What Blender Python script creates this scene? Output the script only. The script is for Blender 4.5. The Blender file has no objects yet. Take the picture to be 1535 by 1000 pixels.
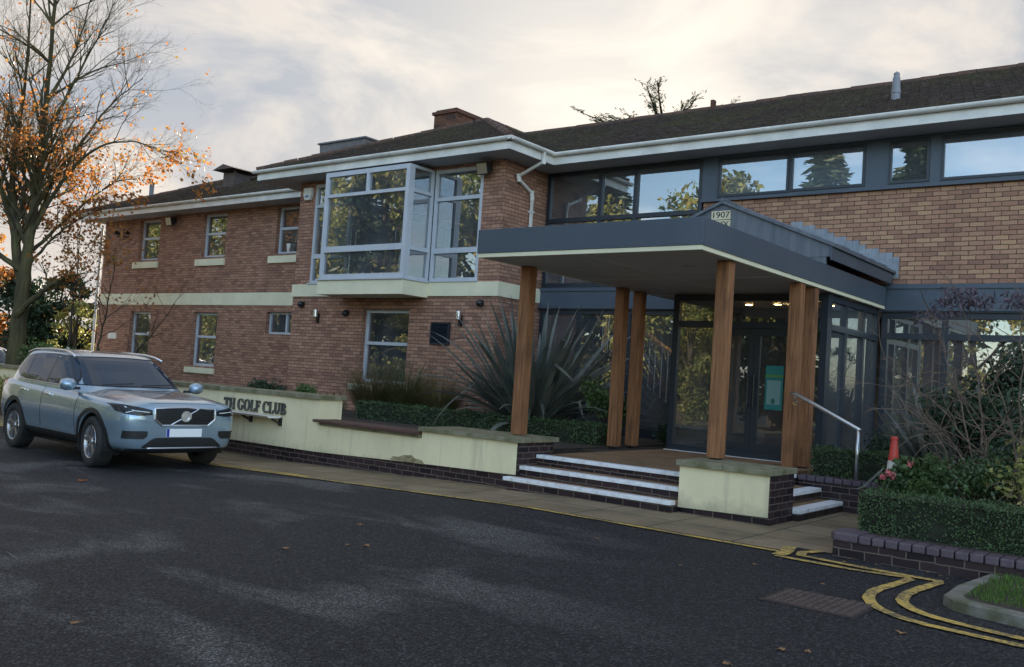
import bpy, bmesh, math, random
from mathutils import Vector, Matrix
from mathutils.bvhtree import BVHTree
random.seed(7)
S = bpy.context.scene
C = S.collection
rad = math.radians
# ------------------------------------------------------------------ camera
CAM_H = 1.39
YAW, PIT, ROL, FPX = rad(-38.0628), rad(2.65068), rad(3.70687), 1383.146
_f = Vector((math.sin(YAW)*math.cos(PIT), math.cos(YAW)*math.cos(PIT), math.sin(PIT)))
_r = Vector((math.cos(YAW), -math.sin(YAW), 0)); _u = _r.cross(_f)
_R = math.cos(ROL)*_r + math.sin(ROL)*_u; _U = -math.sin(ROL)*_r + math.cos(ROL)*_u
cd = bpy.data.cameras.new('camera'); cam = bpy.data.objects.new('camera', cd); C.objects.link(cam)
m = Matrix((_R, _U, -_f)).transposed().to_4x4(); m.translation = (0, 0, CAM_H)
cam.matrix_world = m
cd.sensor_width = 36; cd.lens = 36*FPX/1535; cd.clip_start = .05; cd.clip_end = 2000
S.camera = cam
# ------------------------------------------------------------------ sky and sun
SUN_AZ, SUN_EL = rad(-33.5), rad(15)
SD = Vector((math.sin(SUN_AZ)*math.cos(SUN_EL), math.cos(SUN_AZ)*math.cos(SUN_EL), math.sin(SUN_EL)))
W = bpy.data.worlds.new('World'); S.world = W; W.use_nodes = True
nt = W.node_tree; N = nt.nodes; L = nt.links
for n in list(N): N.remove(n)
def nd(t, **k):
    n = N.new(t)
    for a, b in k.items():
        if a.startswith('i_'): n.inputs[a[2:].replace('_', ' ')].default_value = b
        else: setattr(n, a, b)
    return n
def mth(op, a, b=None, c=None, clamp=False):
    n = N.new('ShaderNodeMath'); n.operation = op; n.use_clamp = clamp
    for i, v in enumerate((a, b, c)):
        if v is None: continue
        if isinstance(v, (int, float)): n.inputs[i].default_value = v
        else: L.new(v, n.inputs[i])
    return n.outputs[0]
def mixc(f, a, b, mode='MIX'):
    n = N.new('ShaderNodeMix'); n.data_type = 'RGBA'; n.blend_type = mode; n.clamp_factor = True
    for i, v in ((0, f), (6, a), (7, b)):
        if isinstance(v, (int, float)): n.inputs[i].default_value = v
        elif isinstance(v, tuple): n.inputs[i].default_value = (*v, 1) if len(v) == 3 else v
        else: L.new(v, n.inputs[i])
    return n.outputs[2]
def rampv(v, stops, interp='LINEAR'):
    n = N.new('ShaderNodeValToRGB'); n.color_ramp.interpolation = interp
    e = n.color_ramp.elements
    while len(e) < len(stops): e.new(.5)
    for i, (p, c) in enumerate(stops):
        e[i].position = p; e[i].color = (c, c, c, 1) if isinstance(c, (int, float)) else (*c, 1)
    L.new(v, n.inputs[0]); return n.outputs[0]
tc = nd('ShaderNodeTexCoord')
sep = nd('ShaderNodeSeparateXYZ'); L.new(tc.outputs['Generated'], sep.inputs[0])
sky = nd('ShaderNodeTexSky', sky_type='NISHITA', sun_disc=False, sun_elevation=SUN_EL, sun_rotation=SUN_AZ, air_density=1.0, dust_density=1.5, ozone_density=1.5)
dot = nd('ShaderNodeVectorMath', operation='DOT_PRODUCT'); L.new(tc.outputs['Generated'], dot.inputs[0]); dot.inputs[1].default_value = SD
# cloud layer: project the direction on a high plane so streaks flatten towards the horizon
zz = mth('ADD', mth('MAXIMUM', sep.outputs[2], 0.0), .22)
cx = mth('DIVIDE', sep.outputs[0], zz); cy = mth('DIVIDE', sep.outputs[1], zz)
cv = nd('ShaderNodeCombineXYZ'); L.new(cx, cv.inputs[0]); L.new(cy, cv.inputs[1])
n1 = nd('ShaderNodeTexNoise', i_Scale=1.9, i_Detail=10.0, i_Roughness=.56, i_Distortion=.5); L.new(cv.outputs[0], n1.inputs['Vector'])
n2 = nd('ShaderNodeTexNoise', i_Scale=.9, i_Detail=6.0, i_Roughness=.5); L.new(cv.outputs[0], n2.inputs['Vector'])
pos = mth('MAXIMUM', dot.outputs['Value'], 0.0)
near = mth('POWER', pos, 16.0); near2 = mth('POWER', pos, 60.0)
fwd = rampv(mth('MULTIPLY_ADD', dot.outputs['Value'], .5, .5), [(.30, 0.0), (.62, 1.0)])
cov = rampv(n1.outputs['Fac'], [(.45, 0.0), (.60, 1.0)])
thick = rampv(n2.outputs['Fac'], [(.40, 0.0), (.62, 1.0)])
base = mixc(near, (.31, .375, .47), (.60, .585, .55))
cl = mixc(near, (.72, .66, .59), (1.0, .90, .76))
warm = rampv(sep.outputs[2], [(.10, 1.0), (.27, 0.0)])
cl = mixc(mth('MULTIPLY', warm, .5), cl, (1.0, .85, .68)); base = mixc(mth('MULTIPLY', warm, .65), base, (.86, .74, .60))
veil = mixc(mth('MULTIPLY', thick, .55), base, (.54, .545, .56))
veil = mixc(mth('MULTIPLY', cov, .78), veil, cl)
veil = mixc(mth('MULTIPLY', near2, .55), veil, (1.08, .98, .84))
veil = mixc(1.0, veil, (.305, .305, .31), 'MULTIPLY')
skc = mixc(1.0, sky.outputs[0], (.15, .15, .15), 'MULTIPLY')
backc = mixc(mth('MULTIPLY', rampv(n1.outputs['Fac'], [(.50, 0.0), (.68, 1.0)]), .55), skc, (.85, .84, .84))
tot = mixc(fwd, backc, veil)
bg = nd('ShaderNodeBackground'); L.new(tot, bg.inputs[0]); bg.inputs[1].default_value = 1.0
out = nd('ShaderNodeOutputWorld'); L.new(bg.outputs[0], out.inputs[0])
sl = bpy.data.lights.new('sun', 'SUN'); sl.energy = 4.6; sl.angle = rad(.53); sl.color = (1, .86, .66)
so = bpy.data.objects.new('sun', sl); C.objects.link(so)
so.rotation_euler = SD.to_track_quat('Z', 'Y').to_euler(); so.location = (-20, 30, 25)
S.view_settings.view_transform = 'Standard'; S.view_settings.look = 'None'; S.view_settings.gamma = 1
S.view_settings.exposure = 1.95
S.cycles.max_bounces = 8; S.cycles.transparent_max_bounces = 24; S.cycles.glossy_bounces = 4; S.cycles.transmission_bounces = 4
S.cycles.use_denoising = True
S.cycles.sample_clamp_indirect = 6
# ------------------------------------------------------------------ materials
def new_mat(name):
    global nt, N, L
    mt = bpy.data.materials.new(name); mt.use_nodes = True
    nt = mt.node_tree; N = nt.nodes; L = nt.links
    for n in list(N): N.remove(n)
    o = nd('ShaderNodeOutputMaterial'); p = nd('ShaderNodeBsdfPrincipled')
    L.new(p.outputs[0], o.inputs[0])
    return mt, p, o
def setin(p, name, v):
    if isinstance(v, (int, float)): p.inputs[name].default_value = v
    elif isinstance(v, tuple): p.inputs[name].default_value = (*v, 1)
    else: L.new(v, p.inputs[name])
def coords(kind='Object', scale=(1, 1, 1)):
    t = nd('ShaderNodeTexCoord'); mp = nd('ShaderNodeMapping'); mp.inputs['Scale'].default_value = scale
    L.new(t.outputs[kind], mp.inputs[0]); return mp.outputs[0]
def noise(v, scale, detail=4.0, rough=.55, dist=0.0):
    n = nd('ShaderNodeTexNoise', i_Scale=scale, i_Detail=detail, i_Roughness=rough, i_Distortion=dist)
    L.new(v, n.inputs['Vector']); return n.outputs['Fac']
def bump(p, h, strength=.3, dist=.01):
    b = nd('ShaderNodeBump'); b.inputs['Strength'].default_value = strength; b.inputs['Distance'].default_value = dist
    L.new(h, b.inputs['Height']); L.new(b.outputs[0], p.inputs['Normal'])
def M(name, c, c2=None, rough=.6, metal=0.0, spec=.5, ns=8.0, bs=0.0, bscale=60.0, coat=0.0, stretch=(1, 1, 1), lo=.35, hi=.65):
    mt, p, o = new_mat(name)
    v = coords('Object', stretch)
    if c2:
        f = rampv(noise(v, ns, 6.0, .6), [(lo, 0.0), (hi, 1.0)])
        setin(p, 'Base Color', mixc(f, c, c2))
    else: setin(p, 'Base Color', c)
    p.inputs['Roughness'].default_value = rough; p.inputs['Metallic'].default_value = metal
    p.inputs['Specular IOR Level'].default_value = spec; p.inputs['Coat Weight'].default_value = coat
    if bs: bump(p, noise(v, bscale, 4.0), bs, .01)
    return mt
def face_uv():
    """wall coordinates (along, height) from position and normal, for brickwork on walls facing any side"""
    t = nd('ShaderNodeTexCoord'); g = nd('ShaderNodeNewGeometry')
    s = nd('ShaderNodeSeparateXYZ'); L.new(t.outputs['Object'], s.inputs[0])
    sn = nd('ShaderNodeSeparateXYZ'); L.new(g.outputs['True Normal'], sn.inputs[0])
    fx = mth('GREATER_THAN', mth('ABSOLUTE', sn.outputs[0]), .6)
    fz = mth('GREATER_THAN', mth('ABSOLUTE', sn.outputs[2]), .7)
    u = nd('ShaderNodeMix'); L.new(fx, u.inputs[0]); L.new(s.outputs[0], u.inputs[2]); L.new(s.outputs[1], u.inputs[3])
    w = nd('ShaderNodeMix'); L.new(fz, w.inputs[0]); L.new(s.outputs[2], w.inputs[2]); L.new(s.outputs[1], w.inputs[3])
    c = nd('ShaderNodeCombineXYZ'); L.new(u.outputs[0], c.inputs[0]); L.new(w.outputs[0], c.inputs[1])
    return c.outputs[0], t.outputs['Object'], s
def brick_mat(name, a, b, dark, mortar, bw=.225, bh=.075, stainy=.35, rough=.85, mort=.010, tan=None):
    mt, p, o = new_mat(name)
    uv, ob, s = face_uv()
    bt = nd('ShaderNodeTexBrick', i_Scale=1.0, i_Bias=-.05); bt.offset = .5
    bt.inputs['Brick Width'].default_value = bw; bt.inputs['Row Height'].default_value = bh
    bt.inputs['Mortar Size'].default_value = mort*.6; bt.inputs['Mortar Smooth'].default_value = .25
    bt.inputs['Color1'].default_value = (0, 0, 0, 1); bt.inputs['Color2'].default_value = (1, 1, 1, 1); bt.inputs['Mortar'].default_value = (.5, .5, .5, 1)
    wob = nd('ShaderNodeVectorMath', operation='ADD'); L.new(uv, wob.inputs[0])
    nw = nd('ShaderNodeTexNoise', i_Scale=9.0); L.new(ob, nw.inputs['Vector'])
    sc = nd('ShaderNodeVectorMath', operation='MULTIPLY_ADD'); L.new(nw.outputs['Color'], sc.inputs[0]); sc.inputs[1].default_value = (.024, .022, 0); sc.inputs[2].default_value = (-.012, -.011, 0)
    L.new(sc.outputs[0], wob.inputs[1]); L.new(wob.outputs[0], bt.inputs['Vector'])
    t = rampv(bt.outputs['Color'], [(0.0, dark), (.22, b), (.62, a), (1.0, tan or a)])
    fine = noise(ob, 42.0, 6.0, .72)
    t = mixc(.8, t, mixc(fine, (.45, .45, .45), (1.35, 1.3, 1.25)), 'MULTIPLY')
    patch = rampv(noise(ob, .55, 5.0, .6), [(.35, 0.0), (.68, 1.0)])
    t = mixc(mth('MULTIPLY', patch, stainy), t, dark)
    streak = nd('ShaderNodeMapping'); streak.inputs['Scale'].default_value = (3.0, 3.0, .25); L.new(ob, streak.inputs[0])
    st = rampv(noise(streak.outputs[0], 1.6, 5.0), [(.5, 0.0), (.75, 1.0)])
    t = mixc(mth('MULTIPLY', st, stainy*1.5), t, tuple(x*.55 for x in b))
    mcol = mixc(noise(ob, 6.0), mortar, tuple(x*.6 for x in mortar))
    col = mixc(bt.outputs['Fac'], t, mcol)
    setin(p, 'Base Color', col); p.inputs['Roughness'].default_value = rough; p.inputs['Specular IOR Level'].default_value = .25
    h = mth('ADD', mth('MULTIPLY', bt.outputs['Fac'], -1.0), mth('MULTIPLY', fine, .35))
    bump(p, h, .8, .012)
    return mt
BR_TAN = brick_mat('brick_tan', (.47, .265, .172), (.40, .215, .142), (.31, .168, .120), (.10, .072, .055), stainy=.25, tan=(.55, .34, .20))
BR_RED = brick_mat('brick_red', (.43, .235, .158), (.355, .188, .128), (.27, .145, .105), (.13, .09, .068), stainy=.2, tan=(.52, .29, .20))
BR_ENG = brick_mat('brick_engineering', (.052, .032, .034), (.036, .022, .026), (.02, .014, .018), (.20, .15, .12), stainy=.2, rough=.5)
BR_CHIM = brick_mat('brick_chimney', (.19, .085, .05), (.13, .06, .042), (.06, .035, .03), (.12, .09, .075))
CREAM = M('cream_masonry_paint', (.80, .74, .53), (.70, .65, .46), .75, ns=1.6, bs=.25, bscale=90, spec=.3)
def render_wall_mat():
    mt, p, o = new_mat('cream_render')
    v = coords()
    f = rampv(noise(v, 1.3, 6.0, .62), [(.38, 0.0), (.7, 1.0)])
    c = mixc(f, (.84, .73, .47), (.74, .645, .41))
    s = nd('ShaderNodeSeparateXYZ'); L.new(v, s.inputs[0])
    low = rampv(mth('ADD', s.outputs[2], mth('MULTIPLY', noise(v, 5.0, 6.0, .7), .5)), [(.30, 1.0), (.48, 0.0)])
    c = mixc(mth('MULTIPLY', low, .55), c, (.30, .28, .20))
    vs = coords('Object', (7, 7, .5)); st = rampv(noise(vs, 1.6, 4.0), [(.56, 0.0), (.74, 1.0)])
    c = mixc(mth('MULTIPLY', st, .4), c, (.36, .34, .24))
    setin(p, 'Base Color', c); p.inputs['Roughness'].default_value = .85; p.inputs['Specular IOR Level'].default_value = .25
    bump(p, noise(v, 130.0, 3.0), .45, .006); return mt
RENDER = render_wall_mat()
WHITE = M('white_gutter_plastic', (.80, .77, .71), (.62, .60, .55), .42, ns=2.2)
SOFFIT = M('soffit_boards', (.45, .44, .43), (.38, .37, .36), .6, ns=1.0)
CANSOF = M('canopy_soffit_board', (.50, .485, .45), (.43, .42, .395), .55, ns=.7)
SLATE = M('slate_blue_cladding', (.072, .092, .118), (.058, .076, .10), .42, ns=1.2, spec=.5)
DKFRAME = M('charcoal_aluminium', (.022, .028, .038), None, .38)
LTFRAME = M('pale_grey_window_frame', (.52, .54, .575), (.46, .48, .515), .4, ns=3.0)
LEAD = M('weathered_lead', (.15, .165, .185), (.095, .105, .125), .55, metal=.2, ns=2.2, stretch=(5, 5, .5))
LEADF = M('lead_flashing', (.30, .32, .35), (.20, .22, .25), .5, metal=.3, ns=5.0)
STONE = M('mossy_coping_stone', (.27, .245, .17), (.13, .125, .06), .9, ns=5.0, bs=.4, bscale=45, spec=.2)
def wood_mat(name, a, b, dk):
    mt, p, o = new_mat(name)
    v = coords('Object', (14, 14, .7)); v2 = coords('Object', (1, 1, .8))
    c = mixc(rampv(noise(v, 3.0, 7.0, .6, .4), [(.32, 0.0), (.66, 1.0)]), a, b)
    cr = rampv(noise(coords('Object', (22, 22, .5)), 2.2, 5.0), [(.34, 1.0), (.40, 0.0)])
    c = mixc(mth('MULTIPLY', cr, .85), c, dk)
    c = mixc(mth('MULTIPLY', rampv(noise(v2, 2.3, 5.0), [(.5, 0.0), (.75, 1.0)]), .5), c, dk)
    setin(p, 'Base Color', c); p.inputs['Roughness'].default_value = .7; p.inputs['Specular IOR Level'].default_value = .3
    bump(p, noise(v, 5.0, 5.0), .35, .006); return mt
OAK = wood_mat('oak_post', (.36, .165, .072), (.19, .08, .036), (.06, .03, .02))
BENCHW = wood_mat('bench_timber', (.13, .07, .055), (.08, .045, .035), (.03, .02, .018))
RAILW = wood_mat('pale_handrail_wood', (.50, .34, .20), (.42, .28, .16), (.25, .15, .08))
STEEL = M('brushed_steel', (.62, .62, .62), None, .28, metal=.9)
NOSE = M('white_nosing_paint', (.80, .80, .81), (.50, .48, .46), .6, ns=11.0, lo=.45, hi=.8)
BLACKP = M('black_plastic', (.015, .016, .018), None, .4)
DARKIN = M('dim_interior_wall', (.34, .30, .25), (.28, .24, .20), .85, ns=.8)
INFLOOR = M('interior_carpet', (.10, .06, .05), (.07, .045, .04), .95, ns=3.0)
BLIND = M('fabric_blind', (.62, .64, .68), (.56, .58, .62), .8, ns=2.0)
SOIL = M('planting_soil', (.05, .036, .026), (.028, .02, .015), .95, ns=14.0, bs=.8, bscale=30)
def glass_mat(name, tint=(.82, .88, .9), add=.22, trans=.75, haze=.075):
    mt, p, o = new_mat(name); N.remove(p)
    lw = nd('ShaderNodeFresnel'); lw.inputs[0].default_value = 1.52
    f = mth('ADD', mth('MULTIPLY', lw.outputs[0], 1.25), add, clamp=True)
    g = nd('ShaderNodeBsdfGlossy'); g.inputs['Roughness'].default_value = .004; g.inputs['Color'].default_value = (.93, .96, 1, 1)
    wv = noise(coords('Object', (1, 1, 1)), 1.1, 2.0)
    b = nd('ShaderNodeBump'); b.inputs['Strength'].default_value = .05; b.inputs['Distance'].default_value = .02
    L.new(wv, b.inputs['Height']); L.new(b.outputs[0], g.inputs['Normal'])
    t = nd('ShaderNodeBsdfTransparent'); t.inputs[0].default_value = (tint[0]*trans, tint[1]*trans, tint[2]*trans, 1)
    mx = nd('ShaderNodeMixShader'); L.new(f, mx.inputs[0]); L.new(t.outputs[0], mx.inputs[1]); L.new(g.outputs[0], mx.inputs[2])
    df = nd('ShaderNodeBsdfDiffuse'); df.inputs[0].default_value = (.62, .66, .70, 1)   # pale film imitating veiling glare on the panes
    m2 = nd('ShaderNodeMixShader'); L.new(mth('MULTIPLY', noise(coords('Object', (1, 1, .6)), 1.6, 5.0), haze*2), m2.inputs[0]); L.new(mx.outputs[0], m2.inputs[1]); L.new(df.outputs[0], m2.inputs[2])
    L.new(m2.outputs[0], o.inputs[0]); return mt
GLASS = glass_mat('window_glass')
GLASSD = glass_mat('tinted_entrance_glass', add=.13, trans=.6, haze=.055)
def roof_mat():
    mt, p, o = new_mat('clay_roof_tiles')
    v = coords(); g = noise(v, 9.0, 4.0)
    big = rampv(noise(v, .7, 6.0, .65), [(.40, 0.0), (.60, 1.0)])
    c = mixc(rampv(g, [(.3, 0.0), (.7, 1.0)]), (.075, .050, .040), (.038, .030, .028))
    mo = mixc(noise(v, 20.0, 4.0), (.115, .125, .03), (.05, .062, .022))
    c = mixc(mth('MULTIPLY', big, mth('MULTIPLY', rampv(noise(v, 12.0, 5.0, .7), [(.42, 0.0), (.56, 1.0)]), .5)), c, mo)
    li = rampv(noise(v, 34.0, 3.0), [(.60, 0.0), (.70, 1.0)])
    c = mixc(mth('MULTIPLY', li, .55), c, (.22, .21, .19))
    setin(p, 'Base Color', c); p.inputs['Roughness'].default_value = .92; p.inputs['Specular IOR Level'].default_value = .2
    bump(p, noise(v, 60.0, 4.0), .7, .01); return mt
TILES = roof_mat()
def asphalt_mat():
    mt, p, o = new_mat('asphalt')
    v = coords()
    ag = nd('ShaderNodeTexVoronoi', i_Scale=72.0); L.new(v, ag.inputs['Vector'])
    fine = noise(v, 95.0, 4.0, .7)
    sp = nd('ShaderNodeSeparateColor'); L.new(ag.outputs['Color'], sp.inputs[0])
    st = mth('MULTIPLY', rampv(ag.outputs['Distance'], [(.30, 1.0), (.62, 0.0)]), mth('MULTIPLY_ADD', sp.outputs[0], .8, .2))
    c = mixc(st, (.005, .005, .007), (.060, .061, .069))
    c = mixc(mth('MULTIPLY', rampv(sp.outputs[1], [(.86, 0.0), (.93, 1.0)]), .55), c, (.13, .127, .125))
    # sunlight dapples put into the colour as pale patches: long soft islands towards the left of the drive
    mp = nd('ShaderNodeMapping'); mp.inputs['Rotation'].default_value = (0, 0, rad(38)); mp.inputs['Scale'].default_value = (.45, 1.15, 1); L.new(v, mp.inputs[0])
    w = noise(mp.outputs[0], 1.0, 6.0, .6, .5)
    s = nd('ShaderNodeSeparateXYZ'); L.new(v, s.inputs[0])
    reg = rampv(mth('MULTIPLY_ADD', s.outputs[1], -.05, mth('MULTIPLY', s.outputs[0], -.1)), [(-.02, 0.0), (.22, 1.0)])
    dapple = mth('MULTIPLY', rampv(w, [(.51, 0.0), (.62, 1.0)]), mth('MULTIPLY_ADD', reg, .9, .1))
    c = mixc(mth('MULTIPLY', dapple, .8), c, mixc(st, (.055, .053, .051), (.34, .325, .305)))
    dk = rampv(noise(v, .5, 5.0, .6), [(.50, 0.0), (.66, 1.0)])
    c = mixc(mth('MULTIPLY', dk, .18), c, (.012, .013, .016))
    setin(p, 'Base Color', c)
    setin(p, 'Roughness', mth('MULTIPLY_ADD', dapple, .12, .64)); p.inputs['Specular IOR Level'].default_value = .28
    bump(p, mth('ADD', mth('MULTIPLY', ag.outputs['Distance'], -1.2), mth('MULTIPLY', fine, .5)), 1.0, .014); return mt
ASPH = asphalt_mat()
def slab_mat():
    mt, p, o = new_mat('paving_slabs')
    v = coords()
    bt = nd('ShaderNodeTexBrick', i_Scale=1.0); bt.offset = 0; bt.inputs['Brick Width'].default_value = .9; bt.inputs['Row Height'].default_value = .62
    bt.inputs['Mortar Size'].default_value = .009; bt.inputs['Color1'].default_value = (.22, .165, .10, 1); bt.inputs['Color2'].default_value = (.29, .22, .14, 1)
    bt.inputs['Mortar'].default_value = (.035, .033, .025, 1); L.new(v, bt.inputs['Vector'])
    c = mixc(.6, bt.outputs['Color'], mixc(noise(v, 30.0, 5.0, .7), (.45, .45, .45), (1.3, 1.3, 1.25)), 'MULTIPLY')
    c = mixc(mth('MULTIPLY', rampv(noise(v, 1.7, 6.0, .6), [(.45, 0.0), (.7, 1.0)]), .6), c, (.065, .06, .038))
    setin(p, 'Base Color', c); p.inputs['Roughness'].default_value = .85; p.inputs['Specular IOR Level'].default_value = .3
    bump(p, mth('ADD', mth('MULTIPLY', bt.outputs['Fac'], -1.0), mth('MULTIPLY', noise(v, 90.0), .4)), .5, .008); return mt
SLABS = slab_mat()
def quarry_mat():
    mt, p, o = new_mat('platform_paviors')
    uv, v, _ = face_uv()
    bt = nd('ShaderNodeTexBrick', i_Scale=1.0); bt.inputs['Brick Width'].default_value = .215; bt.inputs['Row Height'].default_value = .11
    bt.inputs['Mortar Size'].default_value = .005; bt.inputs['Color1'].default_value = (.22, .125, .06, 1); bt.inputs['Color2'].default_value = (.30, .18, .09, 1)
    bt.inputs['Mortar'].default_value = (.10, .075, .05, 1); L.new(uv, bt.inputs['Vector'])
    c = mixc(mth('MULTIPLY', rampv(noise(v, 2.2, 6.0, .65), [(.45, 0.0), (.72, 1.0)]), .6), bt.outputs['Color'], (.08, .055, .035))
    setin(p, 'Base Color', c); p.inputs['Roughness'].default_value = .7
    bump(p, mth('ADD', mth('MULTIPLY', bt.outputs['Fac'], -1.0), mth('MULTIPLY', noise(v, 80.0), .3)), .4, .006); return mt
PAVIOR = quarry_mat()
def yellow_mat():
    mt, p, o = new_mat('worn_yellow_road_paint'); v = coords()
    w = rampv(mth('ADD', noise(v, 26.0, 6.0, .75), mth('MULTIPLY', noise(v, 2.5, 4.0), .5)), [(.68, 0.0), (.84, 1.0)])
    c = mixc(noise(v, 8.0, 5.0), (.66, .43, .085), (.50, .34, .08))
    c = mixc(mth('MULTIPLY', w, .85), c, (.06, .056, .05))
    setin(p, 'Base Color', c); p.inputs['Roughness'].default_value = .75; bump(p, noise(v, 110.0, 4.0), .6, .008); return mt
YELLOW = yellow_mat()
def leaf_mat(name, a, b, trans=.35, c=None, ns=3.0, spec=.35, rough=.5):
    mt, p, o = new_mat(name); v = coords()
    f = rampv(noise(v, ns, 3.0), [(.35, 0.0), (.65, 1.0)])
    col = mixc(f, a, b)
    if c: col = mixc(rampv(noise(v, ns*3.1, 2.0), [(.58, 0.0), (.66, 1.0)]), col, c)
    rnd = nd('ShaderNodeNewGeometry')
    col = mixc(.5, col, mixc(rnd.outputs['Random Per Island'], (.5, .5, .5), (1.5, 1.5, 1.5)), 'MULTIPLY')
    setin(p, 'Base Color', col); p.inputs['Roughness'].default_value = rough; p.inputs['Specular IOR Level'].default_value = spec
    tr = nd('ShaderNodeBsdfTranslucent'); L.new(col, tr.inputs[0])
    mx = nd('ShaderNodeMixShader'); mx.inputs[0].default_value = trans
    L.new(p.outputs[0], mx.inputs[1]); L.new(tr.outputs[0], mx.inputs[2]); L.new(mx.outputs[0], o.inputs[0]); return mt
LF_ORANGE = leaf_mat('autumn_leaves', (.42, .16, .04), (.32, .17, .05), .5, (.28, .22, .05), ns=1.2)
LF_RUST = leaf_mat('rust_leaves', (.42, .12, .03), (.50, .20, .045), .5)
LF_HEDGE = leaf_mat('box_hedge_leaves', (.040, .075, .026), (.07, .12, .038), .15, ns=5.0, spec=.5, rough=.42)
LF_GREEN = leaf_mat('shrub_leaves', (.07, .12, .04), (.12, .18, .06), .3, ns=2.5)
LF_DARK = leaf_mat('evergreen_leaves', (.022, .045, .022), (.04, .065, .03), .15, ns=1.0)
LF_YEL = leaf_mat('yellow_green_leaves', (.34, .31, .09), (.24, .26, .08), .4, ns=1.0)
LF_LIME = leaf_mat('bright_variegated_leaves', (.40, .36, .12), (.24, .26, .08), .4, ns=4.0)
LF_MID = leaf_mat('mid_green_tree_leaves', (.13, .18, .05), (.24, .23, .06), .35, (.38, .30, .07), ns=.6)
LF_PURP = leaf_mat('wilted_purple_leaves', (.10, .075, .095), (.15, .12, .14), .2, ns=5.0)
LF_PHORM = leaf_mat('phormium_blades', (.095, .115, .10), (.15, .155, .13), .15, ns=3.0, spec=.5, rough=.38)
LF_GRASS = leaf_mat('dry_grass_blades', (.16, .12, .055), (.085, .095, .035), .3, ns=2.0)
LF_LAWN = leaf_mat('lawn_blades', (.08, .16, .025), (.12, .20, .04), .3, ns=4.0)
LF_PINK = leaf_mat('pink_petals', (.75, .20, .22), (.6, .12, .16), .3)
BARK = M('bark', (.075, .060, .042), (.035, .028, .021), .95, ns=7.0, bs=.9, bscale=22, spec=.2, stretch=(2, 2, .4))
BARKM = M('mossy_bark', (.11, .10, .045), (.05, .04, .028), .95, ns=2.2, bs=.9, bscale=18, spec=.2, stretch=(2, 2, .5))
TWIG = M('pale_twigs', (.19, .135, .10), (.10, .07, .055), .85, ns=12.0, spec=.25)
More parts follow.
